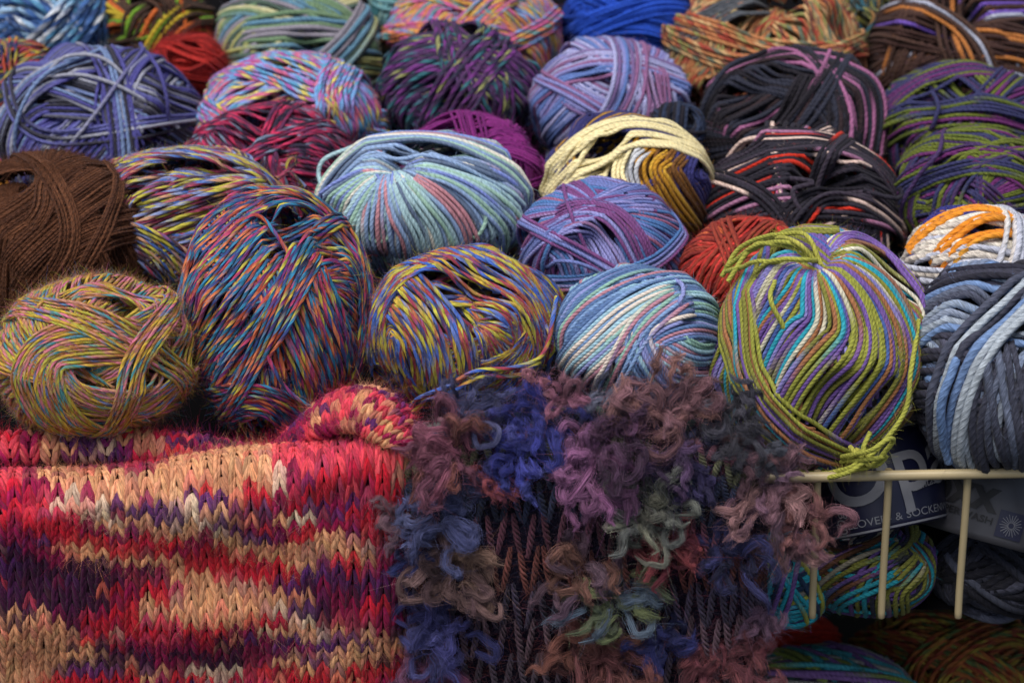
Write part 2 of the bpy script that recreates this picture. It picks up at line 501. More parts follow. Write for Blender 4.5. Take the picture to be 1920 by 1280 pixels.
# ball(cx, cy, rx, ry, dia_px, palette, matargs, ops, label, fuzz)
ball(1540, 655, 208, 232, 11.6, [('#92953f', 5), ('#7c7c38', 4), ('#2f9fb3', 2.2), ('#72569c', 4.3), ('#8680be', 2), ('#cfcab4', 1), ('#a06c48', 2.5), ('#4a62a4', 1.5)],
     dict(L=.115, nply=4, twist=100, soft=.2), '''
R 1700,500 60 1
B 1750,560 1700,690 1600,800 1480,860 | 14 | 1
F 1518,492 -185 -60 26 1.9 0.0
F 1518,492 -62 58 34 2.3 -0.25
B 1740,640 1690,760 1600,850 | 9 | 1
B 1512,505 1500,560 1440,640 1400,720 1390,800 | 9 | .35,1,1,1
B 1520,505 1530,590 1545,605 1470,700 1440,800 1430,840| 9 | .3,1.1,1,1,1
B 1528,505 1590,570 1615,640 1540,740 1490,850 | 13 | .25,1,1.1,1.1,1.1
B 1535,500 1640,560 1680,660 1630,780 1560,880 | 13 | .2,1.1,1.1,1.1
C hr
B 1545,490 1660,520 1735,640 1700,780 1640,870 | 12 | .2,1,1.1,1
B 1540,480 1640,470 1720,540 1745,640 | 9 | .25,1,1.1,1
B 1535,478 1620,440 1700,480 | 8 | .3,1,1
C none
B 1500,495 1460,510 1420,560 1370,640 | 8 | .4,1,1
B 1375,500 1352,560 1370,650 1430,760 1530,830 1640,880 | 9 | 1,.9,.8,.8,.7,.6
B 1400,490 1385,560 1392,650 1400,700 1480,780 1600,850 1650,870| 8 | 1,.8,.7,.8,.7,.5
L 1352,520,1 1425,505,1.5 1505,495,2.5
L 1352,510,1.2 1430,470,2 1512,492,2.5
L 1360,540,1 1400,480,2 1470,470,2.5 1518,492,2
L 1375,500,1 1420,455,1.5 1480,470,3 1520,495,2
L 1345,530,.8 1380,470,2 1450,450,2 1500,455,2.5 1530,500,2
L 1410,520,1 1440,505,2.2 1500,500,3 1522,490,2
L 1448,530,1.2 1445,570,1.6 1470,620,1.4
L 1715,590,1 1700,680,1.3 1690,760,2.5 1620,845,5 1560,875,5 1515,882,3
L 1640,800,1.4 1610,850,4 1560,880,5 1510,885,4
L 1512,888,4 1570,880,5 1630,850,6 1660,815,6 1668,800,6 1655,800,6.5 1630,820,6 1590,850,5
L 1590,860,5 1630,835,6 1660,828,6 1640,845,6 1600,850,5
L 1605,830,4 1630,845,6 1650,850,6 1645,838,6 1615,835,5''',
     'large olive, turquoise and purple wool ball gathered into a pinch at its top', dict(lpal=['#a3a548','#b0ad50'], cmats=dict(hr=['#7d5ea8','#2fa9bd','#8c7fc4','#ddd8c4','#4a62a4','#8a8a38','#7d5ea8','#9a6c58']), fuzz=3500, flen=.0028, front=1, name='yarn_skein'))

ball(180, 668, 186, 152, 8.6, [('#bf9c30', 4), ('#a8a43c', 3.5), ('#c46a84', 3.5), ('#b87f6a', 3), ('#3f858c', 2.5), ('#5b6ea0', 1.2), ('#9c6238', 3.5)],
     dict(L=.014, nply=4, twist=51, marl=True, soft=.5), '''
R 215,560 52 1
B 20,640 60,590 140,570 240,600 310,700 | 13 | 1
B 30,780 25,680 80,610 180,640 | 16 | 1
B 250,800 140,740 75,680 50,600 | 14 | 1
R 165,690 78 .45
B 330,700 260,760 170,770 100,700 | 10 | 1
B 140,800 90,720 100,650 150,640 260,650 | 12 | 1,1,1,.8
B 130,560 200,545 250,560 280,610 | 8 | 1
B 60,565 170,605 250,660 340,750 | 6 | 1
B 320,555 280,620 235,690 200,800 | 6 | .9,.9,.8
L 60,600,1 85,570,1.3 110,545,1
L 315,550,1 300,590,1.4 245,655,2 210,720,1.4''',
     'mustard and pink marled wool ball at the left edge behind the knitted cloth', dict(fuzz=9000, flen=.0040, front=1))

ball(515, 588, 182, 236, 9.8, [('#2f80a8', 4), ('#1f6a8c', 3), ('#cf7448', 3.6), ('#b03a66', 2.6), ('#b8ae40', 2.6), ('#6f2c6c', 3), ('#34457f', 4), ('#a0442e', 2.5), ('#2a2c48', 2)],
     dict(L=.016, nply=4, twist=45, marl=True, soft=.45), '''
R 560,430 64 1
B 500,430 560,560 620,680 670,790 | 15 | 1
B 700,650 690,540 620,470 540,500 | 13 | 1,1,.8
B 345,610 390,520 460,440 540,400 | 13 | 1
B 700,560 660,450 580,400 500,420 | 10 | 1
B 345,730 400,650 480,570 570,460 | 17 | 1,1,1,.8
B 360,770 430,730 500,740 590,810 | 10 | 1
B 360,480 420,395 530,368 640,405 700,500 | 8 | 1
B 370,790 450,690 530,560 575,480 690,410 | 4 | .9
L 450,430,1 490,410,1.5 520,440,1.6 545,485,1.4 570,520,1
L 475,560,1.2 490,640,1.5 520,710,2 560,750,3.5 590,762,4''',
     'tall blue, orange and magenta marled wool ball leaning above the knitted cloth', dict(keep=.0, fuzz=7000, flen=.0034, front=1))

ball(862, 612, 192, 150, 11.2, [('#b4ae3c', 4), ('#c0a23a', 2.5), ('#3b62b8', 3), ('#5a6fb0', 2.5), ('#96384c', 4), ('#a86040', 2), ('#363c68', 3.5)],
     dict(L=.016, nply=4, twist=37, marl=True, soft=.4), '''
R 882,560 58 1
B 700,720 690,600 760,530 900,520 | 12 | 1
F 880,600 -75 10 14 1.0 0.0
B 920,740 1000,640 960,560 900,530 | 12 | 1
R 880,575 47 .6
B 730,760 720,640 740,590 790,640 830,760 | 13 | 1,.9,.8,.9,1
B 860,760 840,660 800,580 740,520 | 10 | .9,1,1
B 720,560 800,490 900,490 990,560 1030,680 | 9 | 1
B 1000,720 1010,640 980,570 890,510 810,480 | 7 | 1
L 1040,560,1 1030,600,1.5 1020,640,1.6 1000,670,2 950,685,2.4 890,690,2.2 840,715,2.4 790,735,2.6 770,760,2
L 1010,680,1 960,700,2 900,700,2.4 850,725,2.8 800,745,2.8 768,775,2
L 1015,600,1 1030,640,1.4 1025,700,1.4''',
     'yellow, blue and crimson marled wool ball with a dark hollow in its middle', dict(keep=.22, fuzz=6500, flen=.0034, front=1))

ball(1196, 632, 160, 134, 11, [('#7d9cc8', 4), ('#9cc3d3', 3.5), ('#8db7a8', 2), ('#b5808f', 2), ('#ddd0c4', .8), ('#56729f', 3.5), ('#8b93c9', 2)],
     dict(L=.15, nply=4, twist=100, soft=.3), '''
R 1210,590 62 1
B 1060,640 1110,560 1200,530 1290,560 | 12 | 1
B 1075,700 1100,610 1170,550 1260,520 | 14 | 1
B 1345,690 1280,690 1230,660 1190,620 | 12 | 1,1,.7
B 1340,590 1280,580 1220,600 1180,650 1170,740 | 12 | 1,.9,.7,.9
B 1060,730 1120,660 1180,590 1260,540 | 10 | 1,.8,.8
B 1260,750 1220,700 1190,640 1200,600 1290,560 | 6 | 1,.8,.6,.9
B 1140,760 1165,690 1200,610 1270,550 | 5 | .9
L 1260,520,1 1275,540,1.4 1270,565,1.8 1280,580,1.2''',
     'powder blue, mint and rose wool ball between the hollow ball and the pinched ball', dict(fuzz=2200, flen=.0028, front=1))

ball(1866, 690, 162, 200, 18.5, [('#76839c', 4), ('#97a2b2', 2.5), ('#6a86b2', 2.2), ('#33333f', 4), ('#4d4e60', 4), ('#aab5bf', .8)],
     dict(L=.34, nply=4, twist=55, soft=.3, bump=.6), '''
R 1850,600 60 1
C dk
B 1725,800 1790,790 1880,800 | 6 | 1
B 1722,710 1780,700 1900,710 | 6 | 1
C lt
B 1720,630 1770,590 1830,582 1950,610 | 7 | 1
C dk
B 1745,560 1820,532 1900,522 | 4 | 1
C lt
B 1870,870 1845,780 1862,680 1895,640 | 6 | 1
B 1960,860 1925,760 1900,680 1890,630| 6 | 1
B 1795,870 1790,760 1810,680 1860,610 1950,545 | 5 | 1,.9,.8,.9
L 1800,870,1 1780,780,1.5 1800,690,1.5 1850,620,1.5''',
     'thick slate blue and charcoal wool ball at the right edge above the rail', dict(cmats=dict(dk=['#2b2b38', '#383846', '#23232e'], lt=['#76829a', '#939eac', '#6a84ae', '#474b5c', '#808ba0', '#3a3c4a', '#a2acb6', '#5c6478']), fuzz=1500, flen=.0030, front=1, name='yarn_skein'))

ball(792, 388, 202, 138, 10.5, [('#8fa9cf', 4), ('#a9c9d0', 4), ('#9cc0ae', 2.5), ('#c48a94', 1.6), ('#e0dccf', 1.6), ('#63748f', 3.5), ('#7f8fd0', 2)],
     dict(L=.13, nply=3, twist=110, soft=.25), '''
R 800,300 62 1
F 752,312 -175 -5 56 2.0 0.0
B 610,390 650,330 720,305 760,312 | 12 | 1,.8,.3
B 748,318 735,360 720,420 715,480 | 14 | .2,.8,1,1
B 752,318 760,370 770,430 775,490 | 14 | .2,.8,1,1
B 758,318 790,370 820,430 825,490 | 13 | .2,.9,1,1
B 765,316 830,350 870,410 880,480 | 12 | .2,1,1,1
B 770,312 860,330 930,390 950,450 | 12 | .25,1,1,1
B 740,318 700,350 665,400 650,450 | 11 | .25,.9,1,1
B 620,340 700,280 800,275 900,310 980,380 | 8 | 1
B 640,300 720,262 820,262 900,290 | 7 | 1
L 770,305,1 850,310,1.4 920,335,1.8 985,370,2 1015,400,2 1020,440,2 1000,470,2 975,470,2
L 860,300,1 930,330,1.4 970,360,1.8 995,400,2 985,450,1.5 960,490,1
L 620,370,1 600,330,2 610,300,2 650,280,1.6 700,262,1
L 700,370,1 715,400,1.6 730,430,1.8 720,448,1.8 695,440,1.8 685,410,1.6 690,370,1
L 870,350,1 890,380,1.5 905,410,1.8 890,440,1.8 860,450,1.8''',
     'pale blue and mint wool ball whose strands fall from one gathered point', dict(fuzz=2200, flen=.0028, front=1))

ball(350, 414, 200, 138, 10.6, [('#b6ae40', 4), ('#7a88b8', 3.5), ('#983c58', 3), ('#3f62a8', 2.2), ('#bf9070', 2), ('#4c3a48', 4)],
     dict(L=.02, nply=4, twist=39, marl=True, soft=.4), '''
R 350,350 50 1
B 240,330 320,300 420,310 520,360 | 8 | 1
B 200,450 230,380 270,330 330,310 | 9 | 1
B 330,520 260,450 230,400 250,350 | 9 | 1
B 340,360 390,340 440,350 460,380 | 6 | 1
B 240,500 300,440 400,395 540,370 | 9 | 1
B 350,520 320,470 280,440 230,430 | 7 | 1
B 390,300 460,330 520,370 | 5 | 1
L 215,500,1 260,470,1.4 330,440,1.6 400,410,1.2
L 235,510,1 300,470,1.6 380,430,1.2
L 520,345,2 545,330,2.5 560,312,2.5 550,308,3 543,325,2 560,345,2 575,360,1''',
     'lime, blue and maroon marled wool ball resting behind the tall one', dict(fuzz=4500, flen=.0034, front=1))

ball(1128, 455, 158, 120, 9.5, [('#6f7cb8', 4), ('#8f8fc8', 3), ('#7a4a80', 4), ('#97607f', 3), ('#4f78b0', 3)],
     dict(L=.28, nply=4, twist=110, soft=.25), '''
R 1110,420 55 1
B 1060,540 1080,440 1120,400 1200,380 | 14 | 1
B 1230,560 1230,470 1190,410 1120,370 | 16 | 1
B 1050,420 1100,470 1120,540 | 12 | 1
B 1260,530 1230,420 1160,350 1060,345 | 9 | 1
R 1110,430 75 .35
B 990,480 1050,430 1130,390 1190,380 | 5 | 1
B 1190,520 1150,430 1120,400 1050,420 | 9 | 1
L 1055,350,1 1075,410,1.4 1110,490,1
L 980,470,2 1030,440,1.5 1090,400,1.2
L 1000,510,1 1060,490,2 1110,500,2 1140,525,1''',
     'mauve and denim blue striped wool ball below the cream banded ball', dict(fuzz=2200, flen=.003))

ball(1400, 490, 128, 86, 9.5, [('#b8322c', 4), ('#d2403a', 3), ('#8f3a2c', 3), ('#7a2a26', 2), ('#c4623a', 1.2)],
     dict(L=.12, nply=2, twist=90, soft=.4), '''
R 1390,440 55 1
B 1290,450 1340,440 1400,480 1440,540 | 10 | 1
B 1280,500 1330,470 1400,480 | 10 | 1
B 1320,560 1340,500 1400,460 1500,460 | 8 | 1''',
     'scarlet and rust wool ball half hidden behind the pinched olive ball', dict(fuzz=2500, flen=.0032))

ball(100, 462, 186, 178, 6.8, [('#5f3a26', 4), ('#6e452e', 3), ('#4f2f20', 3)],
     dict(L=.1, nply=2, twist=150, soft=.5), '''
R 200,520 70 1
R 60,340 80 1
B 0,420 80,370 170,310 | 12 | 1
B 40,560 100,480 180,440 260,430 | 12 | 1
B 20,500 110,420 220,350 | 9 | 1
B 130,320 90,350 100,390 60,430 | 8 | .8''',
     'plain chocolate brown wool ball at the left edge', dict(fuzz=26000, flen=.0036, bump=2.2))

ball(1180, 345, 158, 132, 11.5, [('#f0e2ae', 1)],
     dict(L=.5, nply=3, twist=110, soft=.2), '''
R 1150,300 60 1
C b1
B 1345,420 1305,360 1272,320 1310,270 | 10 | 1
C b2
B 1320,455 1258,365 1222,310 1260,268 | 7 | 1
C b3
B 1290,470 1225,380 1190,312 1228,272 | 8 | 1
C b4
B 1262,480 1200,390 1166,316 1200,270 | 4 | 1
C b5
B 1235,485 1170,400 1135,325 1160,265 | 6 | 1
B 1050,400 1100,370 1140,330 | 6 | 1
B 1030,340 1085,280 1170,232 1260,240 1330,300 | 5 | 1
B 1050,370 1110,310 1190,262 1300,285 | 4 | .9
L 1040,340,1 1070,290,1.6 1110,240,1.5
L 1050,360,1 1080,320,1.6 1120,250,1.2''',
     'cream banded wool ball with navy and mustard stripes', dict(tidy=1, fuzz=1800, flen=.003,
     cmats=dict(b1=['#35356e', '#3b3b78'], b2=['#6f4a26', '#7f5424'], b3=['#c79a34', '#b98526'], b4=['#b9c4d6', '#c9ccd0'], w=['#35356e', '#2d2d62', '#b08430'])))

ball(1492, 345, 200, 108, 11.5, [('#201d27', 9), ('#2b2833', 6), ('#c4301f', 1.7), ('#e0c4b8', 1.5), ('#a06f8f', .5), ('#e07aa8', .35), ('#3a3340', 3)],
     dict(L=.055, nply=3, twist=100, soft=.12), '''
R 1550,330 64 1
B 1300,400 1400,310 1530,270 1660,330 | 13 | 1
B 1310,420 1430,350 1560,340 1680,370 | 15 | 1
B 1340,300 1440,270 1560,260 1640,300 | 8 | 1
B 1560,260 1530,310 1530,380 | 4 | .8
L 1420,350,1 1470,340,1.5 1520,345,1.8 1488,358,2 1490,380,2 1500,400,2 1460,402,1.5 1430,405,1
L 1610,350,1 1660,365,1.8 1676,360,2 1672,345,2''',
     'black wool ball flecked with red, pink and white strands', dict(fuzz=2500, flen=.003))

ball(1480, 205, 188, 112, 12, [('#1f1c24', 10), ('#2b2d3b', 5), ('#33262a', 3), ('#a0648c', 1.3)],
     dict(L=.11, nply=3, twist=100, soft=.1), '''
R 1430,170 55 1
B 1330,260 1390,160 1480,130 1570,150 | 10 | 1
B 1380,280 1440,220 1520,160 | 12 | 1
B 1600,280 1580,200 1520,150 1430,120 | 12 | 1
B 1640,260 1620,170 1550,120 1450,100 | 8 | 1
B 1440,280 1480,210 1510,140 | 5 | .8
L 1310,250,1 1325,200,1 1360,140,1 1430,100,1''',
     'black wool ball with a few dusty pink strands, second row', dict(fuzz=2500, flen=.003))

ball(1828, 352, 150, 116, 10.5, [('#646e2a', 4), ('#5a6628', 2), ('#642a64', 4), ('#33355c', 6), ('#43305a', 3)],
     dict(L=.1, nply=3, twist=100, soft=.15), '''
R 1800,320 55 1
B 1720,430 1760,330 1830,290 1940,300 | 12 | 1
B 1740,300 1800,330 1870,370 1900,440 | 14 | 1
R 1790,350 72 .3
B 1700,400 1760,270 1860,250 1960,260 | 9 | 1
B 1730,380 1800,350 1860,400 | 8 | .9
B 1720,280 1800,270 1880,300 1960,350 | 8 | 1
L 1760,250,1 1755,300,2 1720,350,2 1700,400,2 1715,460,1''',
     'dark plum, olive and navy wool ball, the lower of two alike by the right edge', dict(fuzz=2200, flen=.003))

ball(1806, 218, 160, 104, 10.5, [('#646e2a', 4), ('#5a6628', 2), ('#642a64', 4), ('#33355c', 6), ('#43305a', 3)],
     dict(L=.1, nply=3, twist=100, soft=.15, seed=4), '''
R 1780,190 58 1
B 1680,240 1740,190 1840,170 1950,190 | 12 | 1
B 1700,290 1760,230 1850,180 1950,120 | 8 | 1
B 1750,130 1820,170 1880,240 | 10 | 1
B 1680,200 1760,140 1860,125 1950,150 | 8 | 1
B 1730,300 1800,230 1900,160 | 5 | 1
L 1745,180,1 1758,210,2 1750,240,2 1730,265,1.5''',
     'dark plum, olive and navy wool ball, the upper of two alike by the right edge', dict(fuzz=2200, flen=.003))

ball(1840, 482, 152, 98, 15.5, [('#cfc6bb', 4), ('#b8bccb', 3), ('#e2dccf', 2)],
     dict(L=.3, nply=3, twist=60, soft=.3), '''
R 1850,430 60 1
C b1
B 1740,410 1830,400 1930,430 | 5 | 1
C b0
B 1700,470 1770,450 1850,440 1960,430 | 6 | 1
B 1720,520 1780,490 1850,475 1950,490 | 6 | 1
C b2
B 1700,530 1780,522 1870,520 | 2 | 1
B 1765,515 1785,470 1850,425 1960,390 | 4 | 1
B 1800,400 1870,392 1940,430 | 3 | 1''',
     'white, orange and navy chunky wool ball at the right edge', dict(fuzz=1500, flen=.003,
     cmats=dict(b1=['#2f3478', '#3c3a82'], b2=['#e8922c', '#ea9c34', '#e08a28', '#e8922c', '#c9a84a'], w=['#2f3478', '#cfc6bb', '#b8742c'], b0=['#cfc6bb', '#b8bccb', '#e2dccf'])))

ball(512, 280, 172, 92, 10.5, [('#8f1f48', 4), ('#c22a58', 3), ('#2a2438', 5), ('#5d2a50', 3), ('#6f7f98', 1.3)],
     dict(L=.02, nply=4, twist=48, marl=True, soft=.3), '''
R 480,250 55 1
B 370,290 430,240 540,210 640,250 | 9 | 1
B 400,300 480,280 580,290 660,320 | 10 | 1
B 410,210 440,260 500,300 | 8 | 1
B 430,220 540,240 640,270 | 7 | 1''',
     'crimson and black marled wool ball behind the pale gathered ball', dict(fuzz=3000, flen=.003))

ball(885, 292, 140, 88, 7.5, [('#7a2470', 4), ('#6c1f66', 3), ('#882c7c', 2)],
     dict(L=.2, nply=2, twist=150, soft=.5), '''
R 860,250 58 1
B 780,300 850,230 950,240 1000,320 | 12 | 1
B 880,300 930,260 1000,300 | 9 | 1''',
     'plain magenta purple wool ball peeking over the pale gathered ball', dict(fuzz=3500, flen=.0034))

ball(552, 192, 182, 96, 11, [('#6fa3d8', 4), ('#4f93b8', 3), ('#a8559c', 3), ('#d0c05a', 2), ('#8f86c8', 2.5), ('#c8627f', 2)],
     dict(L=.035, nply=4, twist=45, marl=True, soft=.45), '''
R 520,150 60 1
B 390,210 450,130 560,120 640,180 | 12 | 1
B 420,260 480,190 560,150 680,130 | 10 | 1
B 690,260 650,190 590,140 520,110 | 12 | 1
B 620,230 610,180 640,120 | 8 | .9''',
     'candy blue, pink and lemon wool ball beneath the sage striped ball', dict(fuzz=2200, flen=.003))

ball(190, 208, 200, 128, 9.5, [('#4c4a8c', 4), ('#5c5e9a', 2.5), ('#9a9cab', 3.5), ('#34333f', 4), ('#7287b0', 2), ('#555562', 4)],
     dict(L=.2, nply=2, twist=120, soft=.25), '''
R 150,190 60 1
B 30,330 50,250 100,190 170,190 240,240| 14 | 1
B 60,330 90,260 140,210 200,260 | 14 | 1
B 120,310 180,240 250,130 | 12 | 1
B 380,230 300,190 200,170 100,160 | 14 | 1
B 370,290 290,240 200,180 100,130 | 9 | .9
B 20,260 60,170 150,120 260,100 | 8 | 1
B 230,290 210,200 240,130 280,100 | 8 | .9
L 110,290,1 160,240,1.8 230,160,2 280,100,1
L 275,90,1 300,140,2 310,200,2 312,260,1.5
L 70,170,1 140,110,1.8 220,130,1.8 290,240,1.5
L 100,140,1 180,150,2 260,190,1.6 330,250,1
L 30,310,1 45,220,1.8 100,140,1.8 200,95,1''',
     'indigo and grey wool ball crossed by loose strands at upper left', dict(fuzz=2500, flen=.003))

ball(856, 165, 148, 122, 13, [('#4c2f58', 5), ('#6b3078', 3), ('#2c2a40', 4), ('#2f6670', 2), ('#8d8f5a', 1)],
     dict(L=.024, nply=4, twist=42, marl=True, soft=.3), '''
R 860,180 62 1
B 720,150 780,90 880,80 960,140 | 8 | 1
B 730,190 800,130 900,110 980,170 | 8 | 1
B 790,280 800,200 870,170 930,220 | 9 | 1
B 900,280 920,200 900,130 | 6 | 1''',
     'deep violet and teal flecked chunky wool ball', dict(fuzz=2500, flen=.003))

ball(1142, 195, 148, 122, 10.5, [('#8486bf', 4), ('#a3a4cf', 3), ('#8a5f88', 3), ('#5f78b4', 3), ('#75608f', 2)],
     dict(L=.25, nply=4, twist=110, soft=.25), '''
R 1150,150 55 1
B 1020,290 1040,190 1100,130 1200,110 | 14 | 1
B 1060,280 1130,200 1180,150 | 12 | 1
B 1240,280 1220,190 1200,120 1120,85 | 14 | 1
B 1080,150 1140,190 1220,180 | 9 | 1
R 1130,180 72 .25
B 1010,180 1080,130 1180,120 1260,150 | 7 | 1
B 1190,280 1215,200 1200,120 | 7 | .9''',
     'lavender and dusty mauve striped wool ball in front of the bright blue one', dict(fuzz=2000, flen=.003))

ball(566, 75, 178, 108, 13, [('#6f8a6a', 4), ('#a8a868', 3), ('#5f88a0', 3), ('#8a8590', 2.5), ('#4f6258', 3), ('#c0bc90', 1)],
     dict(L=.2, nply=4, twist=90, soft=.2), '''
R 540,60 58 1
B 420,150 430,70 490,30 570,40 | 10 | 1
B 480,140 540,60 640,10 | 8 | 1
B 520,0 600,40 690,110 | 8 | 1
B 700,140 650,60 560,10 | 8 | 1
B 450,60 560,50 680,70 | 5 | 1''',
     'sage green, khaki and steel blue striped wool ball at the top', dict(fuzz=1500, flen=.003))

ball(892, 62, 170, 118, 10.5, [('#c9a24a', 3), ('#c2568a', 3), ('#d07a4a', 3), ('#6f8fc0', 3), ('#a85f90', 2), ('#5f8f90', 1.5)],
     dict(L=.045, nply=4, twist=42, marl=True, soft=.4), '''
R 880,-20 60 1
B 760,130 780,40 850,-20 | 12 | 1
B 840,120 860,40 920,-10 | 12 | 1
B 1040,140 1010,60 940,0 860,-30 | 12 | 1
B 870,70 910,20 960,-20 | 6 | .8''',
     'apricot, pink and sky blue wool ball at the top centre', dict(fuzz=1500, flen=.003))

ball(1180, 35, 128, 105, 10, [('#1f48b0', 4), ('#2450c0', 3), ('#1b3f9c', 3)],
     dict(L=.2, nply=2, twist=150, soft=.5), '''
R 1150,0 60 1
B 1060,90 1140,20 1240,0 | 10 | 1
B 1100,20 1200,60 1300,80 | 9 | 1''',
     'plain cobalt blue wool ball at the top', dict(fuzz=2500, flen=.003))

ball(1438, 80, 190, 138, 11.5, [('#b5764a', 4), ('#a04030', 3), ('#8a8a50', 2.5), ('#c4a070', 2.5), ('#5f6a5a', 2), ('#6a4038', 2)],
     dict(L=.022, nply=4, twist=45, marl=True, soft=.3), '''
R 1420,40 62 1
B 1290,180 1320,80 1400,10 | 12 | 1
B 1420,150 1400,70 1440,0 | 12 | 1
B 1560,180 1540,80 1480,0 | 14 | 1
B 1610,160 1590,70 1530,0 | 8 | 1
C b1
B 1260,90 1350,40 1440,-10 | 5 | 1''',
     'rust, sand and olive marled wool ball wrapped by a grey bundle at the top', dict(fuzz=2000, flen=.003,
     cmats=dict(b1=['#565a60', '#4a4f58'])))

ball(1795, 82, 168, 122, 12, [('#3f2a26', 8), ('#4a342c', 5), ('#b8743c', 2.6), ('#6a4fa8', 1.8), ('#a9adc0', 1.2)],
     dict(L=.1, nply=3, twist=100, soft=.12), '''
R 1780,60 60 1
B 1640,100 1740,80 1850,40 1960,30 | 12 | 1
B 1680,180 1740,130 1840,90 1950,110 | 9 | 1
B 1700,170 1720,80 1760,0 | 6 | 1
B 1640,60 1760,70 1880,90 | 6 | 1''',
     'dark brown wool ball with orange and violet strands at upper right', dict(fuzz=1800, flen=.003))

ball(88, 45, 118, 108, 16, [('#3d64a0', 4), ('#8fb0cf', 3), ('#27406f', 4), ('#d0d6dc', 1.6), ('#4f8ab0', 2)],
     dict(L=.03, nply=4, twist=33, marl=True, soft=.4), '''
R 60,10 60 1
B 0,80 80,40 170,90 | 7 | 1
B 30,0 100,40 190,60 | 7 | 1
B 120,130 130,60 150,0 | 5 | 1''',
     'chunky blue and white wool ball in the upper left corner', dict(fuzz=2500, flen=.004))

ball(25, 155, 92, 82, 9, [('#b5482e', 3), ('#2f3560', 4), ('#b8a83c', 2), ('#2f6f70', 2), ('#8f2f4a', 2)],
     dict(L=.016, nply=4, twist=51, marl=True, soft=.3), '''
R 20,120 60 1
B -40,160 20,110 90,100 | 8 | 1''',
     'red, navy and yellow marled wool ball at the left edge under the chunky blue one', dict(fuzz=1500, flen=.003))

ball(300, 48, 100, 92, 12, [('#3d2c24', 8), ('#4a342a', 4), ('#6f9a2e', 1.4), ('#c0602c', 1.6), ('#b8a02e', .8)],
     dict(L=.07, nply=3, twist=90, soft=.12), '''
R 290,0 62 1
B 210,110 280,90 380,100 | 6 | 1
B 260,80 280,30 330,-20 | 6 | 1''',
     'dark brown wool ball with green and orange strands at upper left', dict(fuzz=1500, flen=.003))

ball(352, 128, 72, 62, 8, [('#a02420', 4), ('#b8302a', 2), ('#7a1c1c', 2)],
     dict(L=.1, nply=2, twist=150, soft=.5), 'R 350,100 60 1',
     'small red mohair ball peeking out behind the indigo ball', dict(fuzz=6000, flen=.006))

ball(1640, 30, 62, 100, 11, [('#2f5f70', 3), ('#7a7a3a', 3), ('#3a3d38', 3), ('#8f6a3c', 1.5)],
     dict(L=.02, nply=4, twist=45, marl=True, soft=.3), '''
R 1640,0 60 1
L 1600,30,2 1625,20,5 1640,35,6 1628,70,6 1640,110,6 1630,150,4''',
     'teal and moss wool ball wedged between the rust and the dark brown balls', dict(fuzz=800, flen=.003))
ball(740, 8, 50, 60, 11, [('#4f8f98', 3), ('#6fa0a8', 3), ('#8fb0a8', 2)],
     dict(L=.1, nply=3, twist=90, soft=.3), 'R 740,0 60 1',
     'small patch of a teal wool ball behind the sage striped one', dict(fuzz=500, flen=.003))
ball(-8, 345, 26, 50, 11, [('#c8842e', 3), ('#c05078', 2), ('#c8a8b0', 2)],
     dict(L=.1, nply=3, twist=90, soft=.3), 'R 0,345 60 1',
     'orange and pink wool ball just entering the left edge', dict(fuzz=500, flen=.003))
ball(1265, 250, 60, 60, 11, [('#1c1a24', 3), ('#28324a', 3)],
     dict(L=.1, nply=3, twist=90, soft=.3), 'R 1280,220 60 1',
     'dark navy wool ball, barely visible in the shadow beside the cream banded ball', dict(fuzz=500, flen=.003))

ROWG = 'wool balls heaped in the wire basket'
def parse(s): return [tuple(float(v) for v in p.split(',')) for p in s.split()]

